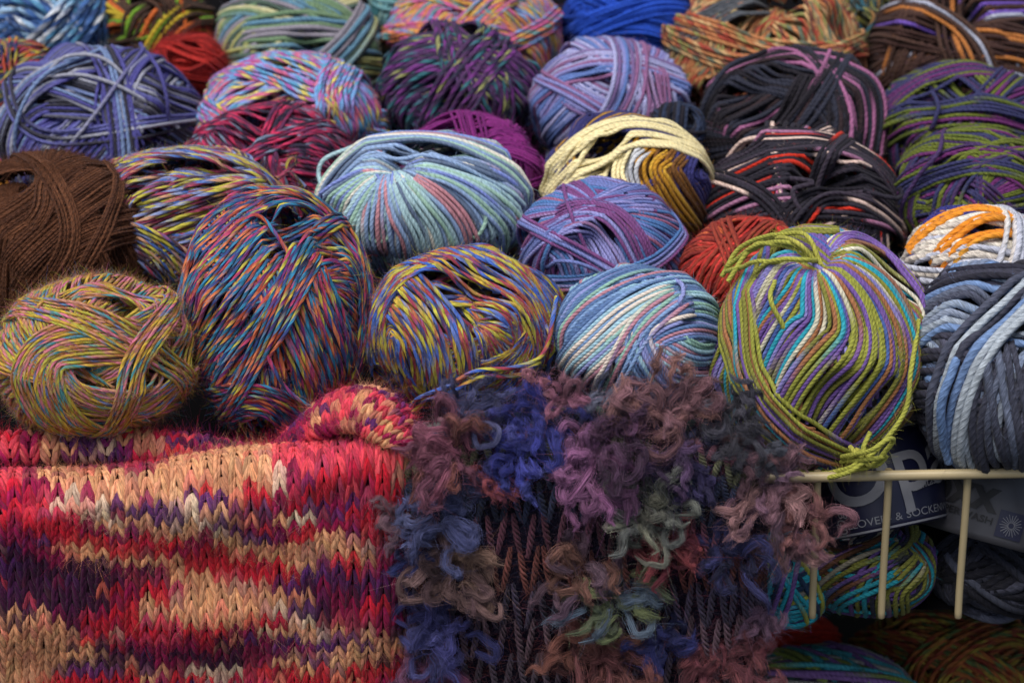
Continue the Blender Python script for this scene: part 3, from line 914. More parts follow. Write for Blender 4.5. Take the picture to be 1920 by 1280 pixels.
def solid_pal(cols): return [(c, 1) for c in cols]
placed = []
def make_ball(idx, cx, cy, rx, ry, dia, pal, margs, ops, label, opt, root=None):
    Y = opt.get('Y')
    if Y is None: Y = heapY(cx, cy)
    if not opt.get('front') and idx < 60 and ry < .86 * rx and rx > 100:
        cy, ry = cy + (.86 * rx - ry), .86 * rx
    c = at(cx, cy, Y); dpt = depth_of(c); m = dpt / KPX
    Rx, Ry, Rz = rx * m, ry * m, opt.get('rz', min(rx, ry) * 1.0 + .0 * rx) * m
    r = dia * m / 2 * (.79 if dia < 14 else .92)
    k = .9
    W = Winder(Rx * k, Ry * k, Rz * k, r, 100 + idx); W.jump = margs['L'] * 1.5; W.keep = opt.get('keep', .12)
    loc = lambda x, y: ((x - cx) / rx * W.a[0], -(y - cy) / ry * W.a[1])
    # two hidden-to-half-visible base layers, then the pattern of this ball
    ax = unit(W.rng.normal(0, 1, 3)); W.rosette(ax, 70, opt.get('base', .8))
    W.rosette(unit(np.cross(ax, [0.2, .3, .9])), 82, .75); W.rosette(ax, 80, .6)
    loose = []; nb = 0; cur = None; bandmat = {}
    for ln in ops.strip().splitlines():
        ln = ln.strip()
        if not ln: continue
        kd, rest = ln[0], ln[1:].strip()
        if kd == 'R':
            a = rest.split(); p = parse(a[0])[0]
            x, y = (p[0] - cx) / rx, -(p[1] - cy) / ry
            q = min(.9, math.hypot(x, y)); z = math.sqrt(1 - q * q); h = math.hypot(x, y)
            if h > .9: x, y = x / h * .9, y / h * .9
            W.rosette(np.array([x, y, z]), float(a[1]), float(a[2]))
        elif kd == 'C': cur = rest
        elif kd == 'B':
            a = rest.split('|'); pts = [loc(*p) for p in parse(a[0])]; n = int(round(int(a[1]) * (1.28 if dia < 14 and int(a[1]) > 3 else 1.1))); sp = tuple(float(v) for v in a[2].split(','))
            part = 'b%d' % nb; nb += 1; bandmat[part] = cur
            W.band(pts, n, sp, part=part)
        elif kd == 'F':
            a = rest.split(); p = parse(a[0])[0]
            W.fan(loc(*p), float(a[1]), float(a[2]), int(int(a[3]) * 1.15), float(a[4]), bend=float(a[5]))
        elif kd == 'L': loose.append(parse(rest))
    # a few last careless turns across the ball
    rg2 = np.random.default_rng(900 + idx)
    for q in range(0 if (opt.get('name') == 'yarn_skein' or opt.get('name') == 'lower') else (0 if (opt.get('front') or 'lpal' in opt or opt.get('tidy')) else 2)):
        a1 = rg2.uniform(0, 6.28); a2 = a1 + math.pi + rg2.normal(0, .5); am = rg2.uniform(0, 6.28); rm = rg2.uniform(.1, .55)
        pts = [(math.cos(a1) * .97 * W.a[0], math.sin(a1) * .97 * W.a[1]), (math.cos(am) * rm * W.a[0], math.sin(am) * rm * W.a[1]),
               (math.cos(a2) * .97 * W.a[0], math.sin(a2) * .97 * W.a[1])]
        part = 'b%d' % nb; nb += 1; bandmat[part] = None
        W.band(pts, int(rg2.integers(4, 9)), (1, rg2.uniform(.7, 1.1), 1), part=part, jit=.3)
    out = W.finish(Rx, Ry, fuzz=int(opt.get('fuzz', 2000) * (4.5 if opt.get('front') else 4)), flen=opt.get('flen', .003) * .72, fuzzw=.00007, M=6 if opt.get('front') else 5)
    nm = opt.get('name', 'yarn_ball')
    if root is None: root = empty(nm, (c[0], c[1], c[2] - Ry * .9), label, 'yarn ball', opt.get('group', ROWG))
    # ball frame faces the camera
    b = unit(CAM - c); rgt = unit(np.cross([0, 0, 1.0], b)); up = np.cross(b, rgt)
    rot = Matrix(np.stack([rgt, up, b], 1).tolist()).to_euler()
    lc = tuple(c - np.array(root.location))
    kw = dict(margs); kw.setdefault('seed', idx % 17 + 1)
    mat = mat_yarn(nm + '_wool', pal, dia=2 * r, **{'bump': opt.get('bump', 1), **kw})
    mats = {}
    def getm(key):
        cm = opt.get('cmats', {})
        if key not in cm: return mat
        if key not in mats:
            k2 = dict(kw); k2['marl'] = False; k2['L'] = .25
            mats[key] = mat_yarn(nm + '_wool_dyed', solid_pal(cm[key]), dia=2 * r, **k2)
        return mats[key]
    for part, mb in out.items():
        if part == 'w': mb.build('wound_yarn', getm('w'), root, lc, rot)
        else: mb.build('yarn_bundle', getm(bandmat[part]) if bandmat[part] else mat, root, lc, rot)
    lmat = mat_yarn(nm + '_wool_end', solid_pal(opt['lpal']), dia=2 * r, **{**kw, 'marl': False}) if 'lpal' in opt else mat
    for pts in loose:
        P = []
        pts = list(pts)
        for e in (0, -1):
            if ((pts[e][0] - cx) / rx) ** 2 + ((pts[e][1] - cy) / ry) ** 2 < .9: pts[e] = (pts[e][0], pts[e][1], -1.2)
        for x, y, l in pts:
            X, Yl = (x - cx) * m, -(y - cy) * m
            q = (abs(X / Rx) ** 2.25 + abs(Yl / Ry) ** 2.25)
            z = Rz * max(0, 1 - q) ** (1 / 2.25)
            p = np.array([X, Yl, z]); d = unit(p / np.array([Rx, Ry, Rz]) ** 2)
            P.append(p + np.array([0, 0, 1]) * l * r * 1.5 + (d * l * r * .6 if q < .9 else 0))
        P = resample(catmull(P, 80), .0016)
        P += np.stack([wob(W.rng, len(P), r * .25, 8) for _ in range(3)], 1)
        mb = MB(); mb.tube(P, r, 8, s0=W.rng.uniform(0, 3), col=None)
        n = len(P) * 5; i = W.rng.integers(0, len(P), n)
        d = unit(W.rng.normal(0, 1, (n, 3))); ln = W.rng.gamma(3, .0009, (n, 1))
        mb.ribbons(P[i] + d * r * .8, d * ln, W.rng.normal(0, .4, (n, 3)) * ln, np.full(n, .00009), np.stack([i * .0016, W.rng.uniform(0, 1, n)], 1))
        mb.build('loose_strand', lmat, root, lc, rot)
    placed.append((label[:30], c, (Rx + Ry + Rz) / 3, cx, cy))
    return root, c, m, rot

ROOTS = []
for i, (a, k) in enumerate(BALLS):
    ROOTS.append(make_ball(i, *a[:9], a[9]))
print('balls', time.time() - T0)
tot = sum(len(o.data.polygons) for o in bpy.data.objects if o.type == 'MESH'); print('polys', tot)
for i in range(len(placed)):
    for j in range(i):
        d = np.linalg.norm(placed[i][1] - placed[j][1]) / (placed[i][2] + placed[j][2])
        if d < .72: print('near %.2f' % d, placed[i][0], '|', placed[j][0])

# ------------------------------------------------------------------ wire basket
cream = mat_plain('cream_coated_wire', '#b3a37e', .35, .12, 90)
PR0, PR1 = at(1505, 894, 0), at(1920, 885, 0)
dr = (PR1 - PR0) / (PR1[0] - PR0[0])
def railp(x): return PR0 + dr * (x - PR0[0])
basket = empty('wire_basket', (0.0, 0.3, -.09), 'cream coated wire basket holding the wool balls behind its round top rail', 'basket')
bl = np.array(basket.location)
def rel(P, root): return np.asarray(P) - np.array(root.location)
mpx = depth_of(PR0) / KPX
rng = np.random.default_rng(5)
mb = MB(); P = np.array([railp(x) for x in np.linspace(-.36, .36, 60)]); P[:, 2] += wob(rng, 60, .0003, 8)
mb.tube(rel(P, basket), 9.8 * mpx, 16); mb.build('top_rail', cream, basket)
zb = at(1665, 1163, 0)[2]
xs_w = [at(1665, 1000, 0)[0] + k * (at(1812, 1000, 0)[0] - at(1665, 1000, 0)[0]) for k in range(-13, 3)]
xs_w[12] = at(1533, 1000, 0)[0]
for x in xs_w:
    t = railp(x); ys = .0035
    pts = [(x - .0015, ys, t[2] + .001), (x - .0008, ys, t[2] - .02), (x, ys, zb + .02), (x + .0005, ys - .001, zb + .0006)]
    P = resample(catmull(pts, 120), .003)
    rw = np.full(len(P), 7.3 * mpx); P = np.vstack([P, P[-1:] + [0, 0, -.0006], P[-1:] + [0, 0, -.0009]]); rw = np.append(rw, [5 * mpx, .3 * mpx])
    mb = MB(); mb.tube(rel(P, basket), rw, 10, nrm=np.tile([1.0, 0, 0.01], (len(P), 1))); mb.build('upright_wire', cream, basket)
wm = cream
for x in xs_w:
    p = railp(x) + np.array([0, .0018, -.0012]); t = np.linspace(-1, 1, 9)
    mb = MB(); mb.tube(rel(p + np.outer(t * .0034, [1, 0, 0]), basket), .0026 * np.sqrt(np.maximum(1 - t * t, .02)) * (1 + wob(rng, 9, .06, 5)), 10); mb.build('weld_bead', wm, basket)
# added black sheet under and behind the balls, stands in for shade in the gaps
shade_m = mat_plain('gap_shade_black', '#08070a', .95, .3, 200, spec=.1)
def sheet(name, f, nu, nv, mat, parent=None, sub=(0, 0, 0)):
    u = np.linspace(0, 1, nu); v = np.linspace(0, 1, nv); U, V = np.meshgrid(u, v)
    P = f(U, V).reshape(-1, 3) - np.asarray(sub)
    i, j = np.meshgrid(np.arange(nv - 1), np.arange(nu - 1), indexing='ij')
    q = np.stack([i * nu + j, i * nu + j + 1, (i + 1) * nu + j + 1, (i + 1) * nu + j], -1).reshape(-1, 4)
    UV = np.stack([U, V], -1).reshape(-1, 2)[q.ravel()]
    mb = MB(); mb.add(P, q, UV); return mb.build(name, mat, parent)
def shade_sheet(U, V):
    y = np.interp(V, [0, .12, .2, 1], [.088, .09, .11, 1.0]); z = np.interp(V, [0, .12, .2, 1], [-.099, -.05, -.035, .03])
    return np.stack([(U - .5) * 1.2, y, z + .004 * np.sin(U * 40) * np.cos(V * 23)], -1)
sheet('gap_shade', shade_sheet, 80, 50, shade_m, basket, bl)
sheet('basket_floor', lambda U, V: np.stack([(U - .5) * 1.2, .034 + V * .9, U * 0 - .1], -1), 4, 4, shade_m, basket, bl)  # solid instead of wire, to block light from the shelf below
# lower shelf
box_sheet('lower_shelf', [(-1.5, -.06, -.3), (1.5, -.06, -.3), (1.5, .8, -.3), (-1.5, .8, -.3)], mat_plain('dark_shelf', '#1d1a18', .8, .3, 20), 'structure')

# ------------------------------------------------------------------ lower halves of the two skeins, and the skein beside them
hero, slate = ROOTS[0][0], ROOTS[5][0]
HP, SP = BALLS[0][0], BALLS[5][0]
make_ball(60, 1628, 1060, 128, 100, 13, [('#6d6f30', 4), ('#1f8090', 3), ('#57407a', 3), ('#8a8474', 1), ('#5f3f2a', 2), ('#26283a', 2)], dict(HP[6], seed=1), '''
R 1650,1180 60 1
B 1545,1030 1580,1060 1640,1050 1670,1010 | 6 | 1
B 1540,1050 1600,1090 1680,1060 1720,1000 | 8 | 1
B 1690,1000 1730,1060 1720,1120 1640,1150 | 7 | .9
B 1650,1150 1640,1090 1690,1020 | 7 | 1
B 1560,1140 1600,1080 1660,1040 | 6 | 1''', '', dict(fuzz=1500, Y=.042, name='lower', rz=75, flen=.0026), root=hero)  # same yarn as the top half, palette darkened for shade below the rail
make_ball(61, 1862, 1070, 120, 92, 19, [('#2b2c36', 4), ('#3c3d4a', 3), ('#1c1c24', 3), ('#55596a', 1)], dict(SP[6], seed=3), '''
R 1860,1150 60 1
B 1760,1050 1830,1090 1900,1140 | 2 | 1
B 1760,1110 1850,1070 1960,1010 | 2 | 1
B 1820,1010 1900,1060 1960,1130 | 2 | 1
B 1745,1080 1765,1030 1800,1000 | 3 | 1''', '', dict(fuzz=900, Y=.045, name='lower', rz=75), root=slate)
make_ball(62, 1468, 1085, 88, 92, 13, [('#2fa9bd', 4), ('#7d5ea8', 2.5), ('#a3a548', 2), ('#8f8a80', 1), ('#2a3f5c', 3)], dict(HP[6], seed=5), '''
R 1440,1020 60 1
B 1440,1080 1490,1050 1540,1010 | 8 | 1
B 1440,1130 1500,1110 1550,1050 | 9 | 1
B 1440,1160 1510,1150 1550,1100 | 6 | 1''',
     'turquoise and plum banded wool ball between the fluffy scarf and the wires', dict(fuzz=1500, Y=.04, rz=62))

# ------------------------------------------------------------------ balls on the shelf below
LG = 'wool balls on the lower shelf'
make_ball(63, 1545, 1288, 185, 82, 14, [('#8a9a4a', 3), ('#8f6aa8', 3), ('#4fafb8', 2), ('#cac5b8', 1.5)], dict(L=.2, nply=4, twist=90), '''
B 1400,1270 1500,1220 1650,1240 1720,1290 | 9 | 1''', 'olive and violet wool ball on the lower shelf below the wires', dict(fuzz=300, Y=.13, group=LG))
make_ball(64, 1795, 1262, 200, 125, 13, [('#a8602f', 4), ('#a08834', 3), ('#8a3a28', 3), ('#5c7040', 2)], dict(L=.02, nply=4, twist=45, marl=True), '''
B 1650,1240 1750,1170 1900,1200 | 7 | 1
B 1780,1300 1830,1220 1880,1170 1960,1210 | 9 | 1
B 1700,1300 1740,1230 1840,1180 | 5 | 1''', 'rust and olive wool ball on the lower shelf under the right hand wires', dict(fuzz=300, Y=.17, group=LG))
make_ball(65, 1455, 1195, 120, 80, 10, [('#d83a28', 4), ('#c4301f', 2)], dict(L=.1, nply=2, twist=100), '', 'dull red wool ball on the lower shelf behind the olive and violet one', dict(fuzz=600, Y=.2, group=LG))

# ------------------------------------------------------------------ paper bands with lettering
def mat_paper(name, h):
    m = mat_plain(name, h, .38, .08, 120); return m
def cyl_frame(px, py, Y, tilt):
    c = at(px, py, Y); b = unit(CAM - c); rg = unit(np.cross([0, 0, 1.0], b)); up = np.cross(b, rg)
    a = math.cos(R(tilt)) * up - math.sin(R(tilt)) * rg      # axis, leaning left for tilt > 0
    e = np.cross(a, b)                                        # right along the band
    return c, unit(e), a, b
def paper_band(root, px, py, Y, rad, hgt, tilt, mat, span=150, bulge=.05, edge=None, edgew=4):
    c, e, a, b = cyl_frame(px, py, Y, tilt); m = depth_of(c) / KPX; rad *= m; hgt *= m
    L = rel(c, root)
    def pos(sx, sy, lift=0.0):
        """sx, sy in px on the unrolled band"""
        th = sx * m / rad; rr = rad * (1 - bulge * (2 * sy * m / hgt) ** 2) + lift + .0004 * np.sin(sx * .05 + sy * .03)
        return L + np.multiply.outer(np.sin(th) * rr, e) + np.multiply.outer(np.cos(th) * rr, b) + np.multiply.outer(sy * m, a)
    hw = R(span) * .5 * rad / m; hh = hgt / m / 2
    def f(U, V): return pos((U - .5) * 2 * hw, (V - .5) * 2 * hh)
    o = sheet('paper_band', f, 60, 14, mat, root)
    md = o.modifiers.new('thickness', 'SOLIDIFY'); md.thickness = .0003; md.offset = -1
    if edge:
        for sg in (-1, 1):
            sheet('edge_stripe', lambda U, V: pos((U - .5) * 2 * hw * .995, sg * (hh - 3 - V * edgew), .00035), 60, 2, edge, o)
    return o, pos
import bmesh
def lettering(txt, size, x, y, rot, pos, mat, parent, name='lettering', bold=0.0, shear=0.0, xs=1.0):
    cu = bpy.data.curves.new('lettering', 'FONT'); cu.body = txt; cu.size = 1; cu.align_x = 'CENTER'; cu.align_y = 'CENTER'
    cu.offset = bold; cu.shear = shear; cu.resolution_u = 6
    ob = bpy.data.objects.new('lettering', cu); COL.objects.link(ob)
    me = bpy.data.meshes.new_from_object(ob.evaluated_get(bpy.context.evaluated_depsgraph_get()))
    bpy.data.objects.remove(ob); bpy.data.curves.remove(cu)
    bm = bmesh.new(); bm.from_mesh(me); bmesh.ops.triangulate(bm, faces=bm.faces)
    bmesh.ops.subdivide_edges(bm, edges=[e for e in bm.edges if e.calc_length() * size > 12], cuts=3, use_grid_fill=False)
    bmesh.ops.triangulate(bm, faces=bm.faces)
    cr, sr = math.cos(R(rot)), math.sin(R(rot))
    V = np.array([v.co for v in bm.verts]) * size; V[:, 0] *= xs
    X = x + V[:, 0] * cr - V[:, 1] * sr; Y = y + V[:, 0] * sr + V[:, 1] * cr
    P = pos(X, Y, .0008)
    for v, p in zip(bm.verts, P): v.co = p
    bm.to_mesh(me); bm.free(); me.name = name; me.materials.clear(); me.materials.append(mat)
    o = bpy.data.objects.new(name, me); COL.objects.link(o); o.parent = parent
    return o
ink_w = mat_plain('shaded_pale_print', '#6c6e76', .5, .05, 100); ink_b = mat_plain('black_print', '#131318', .5, .05, 100)  # pale print darkened, shadow below the rail is in its colour
navy_p = mat_paper('navy_paper', '#10122e'); shaded_p = mat_paper('shaded_white_paper', '#404046')  # second paper is white, its grey is shade put into the colour
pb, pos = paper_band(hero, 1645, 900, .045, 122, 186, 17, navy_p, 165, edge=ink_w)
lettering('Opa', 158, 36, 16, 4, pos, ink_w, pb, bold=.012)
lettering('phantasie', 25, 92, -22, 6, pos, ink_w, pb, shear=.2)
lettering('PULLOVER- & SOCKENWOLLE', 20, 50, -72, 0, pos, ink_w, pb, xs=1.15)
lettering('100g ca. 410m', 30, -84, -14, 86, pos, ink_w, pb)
pb2, pos2 = paper_band(slate, 1862, 940, .047, 128, 150, -9, shaded_p, 170)
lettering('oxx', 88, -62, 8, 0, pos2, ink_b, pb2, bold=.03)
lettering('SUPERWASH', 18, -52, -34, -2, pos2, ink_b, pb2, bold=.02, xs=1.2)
# burst emblem in a dark square
def patch(x, y, w, h, mat, parent, pos, name, lift=.0007):
    return sheet(name, lambda U, V: pos(x + (U - .5) * w, y + (V - .5) * h, lift), 8, 8, mat, parent)
em = patch(42, -34, 50, 50, mat_paper('dark_print_square', '#23243a'), pb2, pos2, 'dark_square')
mb = MB()
for k in range(20):
    a = k * math.pi / 10 + .1; r0, r1 = 5, 21 - (k % 2) * 2
    t = np.linspace(r0, r1, 5)
    mb.tube(pos2(42 + t * math.cos(a), -34 + t * math.sin(a), .0008), .00022, 5)
mb.build('burst_emblem', ink_w, pb2)

# ------------------------------------------------------------------ knitted cloths
def surf(xs, rows):
    """control rows [(py list, Y list)] at columns xs (px) -> smooth surface f(U,V) in world space"""
    G = np.array([[at(x, py, Y) for x, py, Y in zip(xs, r[0], r[1])] for r in rows])
    def cr(G, t):
        m = len(G) - 1; t = np.clip(t, 0, .99999) * m; i = t.astype(int); u = t - i
        Q = np.concatenate([[2 * G[0] - G[1]], G, [2 * G[-1] - G[-2]]])
        return Q, i, u
    def w4(u): return np.stack([.5 * (-u + 2 * u * u - u ** 3), .5 * (2 - 5 * u * u + 3 * u ** 3), .5 * (u + 4 * u * u - 3 * u ** 3), .5 * (-u * u + u ** 3)], -1)
    nr, nc = G.shape[:2]
    E = np.zeros((nr + 2, nc + 2, 3)); E[1:-1, 1:-1] = G
    E[0, 1:-1] = 2 * G[0] - G[1]; E[-1, 1:-1] = 2 * G[-1] - G[-2]
    E[:, 0] = 2 * E[:, 1] - E[:, 2]; E[:, -1] = 2 * E[:, -2] - E[:, -3]
    def f(U, V):
        U, V = np.broadcast_arrays(np.asarray(U, float), np.asarray(V, float))
        tu = np.clip(U, 0, .99999) * (nc - 1); iu = tu.astype(int); wu = w4(tu - iu)
        tv = np.clip(V, 0, .99999) * (nr - 1); iv = tv.astype(int); wv = w4(tv - iv)
        P = 0
        for a in range(4):
            for b in range(4):
                P = P + E[iv + a, iu + b] * (wv[..., a] * wu[..., b])[..., None]
        return P
    return f
def knit(mb, f, nu, nv, colf, rad, rng, px_uv=None, halo=14, flip=1, lift=.4, hl=.0032, hr=.00008, over=1.25, gap=.09):
    """stockinette: every stitch two plump legs that meet at the top"""
    t = np.linspace(0, 1, 8)
    roots, dirs, cols = [], [], []
    for j in range(nv):
        for i in range(nu):
            c0 = colf((i + .5) / nu, (j + .5) / nv, rng)
            for sg in (-1, 1):
                jx, jy = rng.normal(0, .045), rng.normal(0, .07)
                u = i + .5 + sg * (.47 - (.47 - gap) * t ** 1.25) + jx
                v = j + .5 + jy + flip * (over - 2 * over * t) * .95
                U, V = u / nu, v / nv
                P = f(U, V); Pu = f(U + .004, V) - P; Pv = f(U, V + .004) - P
                nn = unit(np.cross(Pu, Pv)); nn = nn * np.sign((nn @ (CAM - P[0])).sum() or 1)
                rr = rad * (.42 + .62 * np.sin(math.pi * (t * .92 + .04)) ** .8) * rng.uniform(.88, 1.14)
                P = P + nn * (rad * (lift * np.sin(math.pi * t) * 1.6 + .75 * t - .35))[:, None]
                c = np.clip(np.array(c0) * .92 * rng.uniform(.78, 1.2) * rng.uniform(.93, 1.07, 3), 0, 1)
                c2 = colf((i + .5 + sg * .8) / nu, (j + 1.2) / nv, rng); wgt = (rng.uniform(0, .5) * (1 - t) ** 1.5)[:, None]
                for q in range(3):
                    a = q * 2.1 + t * 2.4 + rng.uniform(0, 1); sdv = unit(np.cross(np.gradient(P, axis=0), nn))
                    Pq = P + (sdv * np.cos(a)[:, None] + nn * np.sin(a)[:, None]) * (rr * .42)[:, None]
                    cq = np.clip((c * (1 - wgt) + c2 * wgt) * rng.uniform(.8, 1.2), 0, 1)
                    mb.tube(Pq, rr * .64, 5, nrm=nn, s0=rng.uniform(0, 9), flat=.85, col=cq)
                k = rng.integers(1, 7, halo)
                roots.append(P[k] + nn[k] * rr[k][:, None] * .7); cols.append(np.tile(c, (halo, 1)))
                dirs.append(nn[k] * .5 + np.gradient(P, axis=0)[k] * 300 * rng.normal(0, 1, (halo, 1)) * .8)
    P = np.concatenate(roots); D = np.concatenate(dirs); C = np.concatenate(cols); n = len(P)
    D = unit(unit(D) + rng.normal(0, .55, (n, 3))); ln = rng.gamma(2.5, hl / 2.5, (n, 1))
    mb.ribbons(P, D * ln, rng.normal(0, .5, (n, 3)) * ln, np.full(n, hr), rng.uniform(0, 5, (n, 2)), np.clip(C * 1.05, 0, 1))

KC = {'C': '#e3a478', 'W': '#dfc0a4', 'R': '#cc1830', 'S': '#e84a5c', 'M': '#920c48', 'P': '#5a2464', 'D': '#400c36'}
KC = {k: np.array(lin(v)) for k, v in KC.items()}
TAB = '''RCSSSRCCCCSSSMSC
MMMMMMCCCCSSSMSC
SCCCCCCCCCWMSRSC
RMCCCCCCCCMRMRRS
RMRMCCWCRRSRSSRM
MRWWMPWPPMPMMPRM
RSSCWPPWCCCWPRSM
RRRMCCWWPMRMMRSR
MRRRMPCCCPMRRMRM
PPCCRRRMCCCCCWMM
DMMCCCRRRRCCCCPM
PDDDMCCRRRRCRRMD
DDDDDMCCSRRPPPMD
DDDDMMCCCCMPMPMD
DDDDRRSCCCPDMDDD
DDDDMRCCCCCDMRDD
DDDMRCCCCCWPMMMD
CCMRRSSCCRRWCMMD
CCCRRRRRRMWCCCCD
CCCCDMMMMDPPPPCM
CCCDDDDDDMMPPCCM
CCCDDPMDDMCCCCCD
CCPPCCCWWCRCRRRD
CCRRRRRRRSRRRRRD
RRRRMMPPPMMRRRMM
DDDDMMPPPMMDDDMM'''.split()
def scarf_px(x, y, rng):
    # dye follows single rows of stitches; its pixel position on the cloth picks the row of the chart
    r = (y - 858) / 18.2 + rng.normal(0, .12); c = x / 50 + rng.normal(0, .3)
    r += .3 * math.sin(x * .021 + y * .013) + .2 * math.sin(x * .057 - y * .02); r = min(max(r, 0), len(TAB) - 1.001); c = min(max(c - .5, 0), 14.99)
    ri, ci = int(r), int(c); a, b = r - ri, c - ci; KT = lambda i, j: KC[TAB[i][j]]
    bl = (KT(ri, ci) * (1 - b) + KT(ri, ci + 1) * b) * (1 - a) + (KT(ri + 1, ci) * (1 - b) + KT(ri + 1, ci + 1) * b) * a
    k = KT(ri + (rng.random() < a), ci + (rng.random() < b)) * .84 + bl * .16
    r, c = ri, ci
    q = rng.random()
    if q < .08: k = .5 * k + .5 * KC[TAB[max(r - 1, 0)][c]]
    elif q < .15: k = .6 * k + .4 * KC['P']
    elif q < .24: k = .6 * k + .4 * KC['M']
    elif q < .27: k = .7 * k + .3 * KC['C']
    elif q < .34: k = .6 * k + .4 * KC['S']
    return k
fib = mat_fibre('mohair', .0012)
xs1 = [-70, 60, 180, 300, 420, 540, 630, 700, 745, 766, 775]
cr1 = np.array([886, 884, 880, 868, 848, 838, 826, 806, 792, 806, 830.])
yo = np.array([0, .0, .0, 0, 0, 0, 0, .001, .006, .016, .03])
wr = np.array([0, .002, -.001, .001, .003, 0, -.002, .001, .001, 0, 0])
rows1 = [(cr1 + 14, .034 + yo), (cr1, .012 + yo), (cr1 + 22, -.006 + yo), (cr1 + 62, -.016 + yo + wr), (cr1 * .6 + 400, -.018 + yo - wr),
         (cr1 * .3 + 270 + 540, -.017 + yo + wr), (cr1 * .1 + 1080, -.019 + yo - wr), (cr1 * 0 + 1250, -.017 + yo + wr), (cr1 * 0 + 1345, -.018 + yo)]
rows1[4] = (cr1 * .6 + 400 + 50, rows1[4][1])
f1 = surf(xs1, rows1)
def proj(P):
    q = (P - CAM) @ RC; return 960 + KPX * q[..., 0] / -q[..., 2], 640 - KPX * q[..., 1] / -q[..., 2]
cloth = empty('knitted_cloth', at(360, 1150, -.015), 'red, plum and apricot mohair knit cloth hanging over the basket rim at left', 'knitted cloth')
rngk = np.random.default_rng(11)
mb = MB()
def c1(u, v, rng):
    x, y = proj(f1(u, v)); return scarf_px(float(x), float(y), rng)
# arc length of the rows: sample so that stitch rows are evenly high
vv = np.linspace(0, 1, 200); PP = f1(np.full(200, .4), vv); sl_ = np.concatenate([[0], np.cumsum(np.linalg.norm(np.diff(PP, axis=0), axis=1))]); sl_ /= sl_[-1]
uu = np.linspace(0, 1, 200); PU = f1(uu, np.full(200, .6)); su_ = np.concatenate([[0], np.cumsum(np.linalg.norm(np.diff(PU, axis=0), axis=1))]); su_ /= su_[-1]
f1e = lambda U, V: f1(np.interp(U, su_, uu), np.interp(V, sl_, vv))
def c1e(u, v, rng):
    x, y = proj(f1e(u, v)); return scarf_px(float(x), float(y), rng)
knit(mb, f1e, 34, 34, c1e, 6.7 * mpx, rngk, halo=20, hr=.00006)
front = mb.build('knit_front', fib, cloth); front.location = -Vector(cloth.location)
base = mat_plain('knit_base', '#3a1026', .95, .3, 300, spec=.1)
o = sheet('knit_backing', lambda U, V: f1(U, V) + np.array([0, .0022, -.0015]), 60, 60, base, cloth, np.array(cloth.location))
# rolled upper edges: tubes of the same knit
def tube_surf(pts, radf):
    C = np.array([at(x, y, Y) for x, y, Y in pts])
    Cd = catmull(C, 160); T = unit(np.gradient(Cd, axis=0)); ref = unit(np.cross(T, [0, -.45, -.9])); nn = unit(np.cross(ref, T))
    tt = np.linspace(0, 1, 160)
    def f(U, V):
        U, V = np.broadcast_arrays(np.asarray(U, float), np.asarray(V, float))
        g = lambda A: np.stack([np.interp(U, tt, A[:, k]) for k in range(3)], -1)
        a = (V - .5) * 2 * math.pi * .62
        r = np.interp(U, np.linspace(0, 1, len(radf)), radf) * mpx
        return g(Cd) + r[..., None] * (np.cos(a)[..., None] * -g(nn) + np.sin(a)[..., None] * g(ref))
    return f
def roll(name, pts, rad, nu, nv, colf, rr=7.4, seed=3, flip=1):
    f = tube_surf(pts, rad); mb = MB(); rg = np.random.default_rng(seed)
    knit(mb, f, nu, nv, colf, rr * mpx, rg, halo=34, hr=.00006, flip=flip)
    o = mb.build(name, fib, cloth); o.location = -Vector(cloth.location)
    sheet('knit_backing', lambda U, V: f(U, V) , 60, 24, base, cloth, np.array(cloth.location))
def cb(u, v, rng):
    s = 'RRSMCPWPCRSPMDMDRMPM'; x = int(np.clip(u * 20 + rng.normal(0, .8), 0, 19))
    k = KC[s[x]]
    return k * .6 + KC['M'] * .4 if v > .45 or rng.random() < .3 else k
def cc(u, v, rng):
    s = 'DMDMPMCMCSCCMCSCMCSRCMRR'; x = int(np.clip(u * 24 + rng.normal(0, 1.0), 0, 23)); k = KC[s[x]]
    if rng.random() < .4: k = KC['SMPM'[rng.integers(0, 4)]]
    if rng.random() < .5: k = .6 * k + .4 * KC['M']
    return k
roll('folded_edge', [(-70, 850, .03), (100, 846, .028), (250, 843, .026), (370, 852, .024), (480, 866, .022), (600, 860, .022)], [34, 33, 34, 30, 26, 30], 22, 9, cb, seed=4)
roll('rolled_corner', [(520, 870, .03), (585, 822, .022), (645, 788, .014), (702, 786, .006), (738, 822, -.002), (742, 880, -.006), (736, 950, -.004)], [24, 38, 50, 52, 42, 36, 20], 22, 13, cc, rr=7.2, seed=7, flip=-1)

# ------------------------------------------------------------------ fluffy scarf
scarf = empty('fluffy_scarf', at(1100, 1150, -.015), 'dark violet openwork scarf with curly wool tufts hanging over the basket rim', 'scarf')
SL = np.array(scarf.location)
xs2 = [752, 772, 860, 960, 1060, 1160, 1260, 1350, 1410, 1432]
cr2 = np.array([850, 812, 782, 768, 760, 764, 778, 806, 840, 870.])
yo2 = np.array([.02, .006, 0, 0, 0, 0, 0, 0, .006, .02])
w2 = np.array([0, 0, .003, -.003, .003, -.003, .003, -.003, 0, 0])
rows2 = [(cr2 + 14, .03 + yo2), (cr2, .008 + yo2), (cr2 + 25, -.008 + yo2), (cr2 + 70, -.016 + yo2 + w2), (cr2 * .5 + 560, -.018 + yo2 - w2),
         (cr2 * 0 + 1080, -.018 + yo2 + w2), (cr2 * 0 + 1220, -.018 + yo2), (cr2 * 0 + 1350, -.018 + yo2)]
f2 = surf(xs2, rows2)
navy_k = mat_plain('dark_knit', '#1f1b2b', .95, .4, 260, spec=.08)
sheet('dark_ground_knit', lambda U, V: f2(U, V) + np.array([0, .003, -.002]), 80, 60, navy_k, scarf, SL)
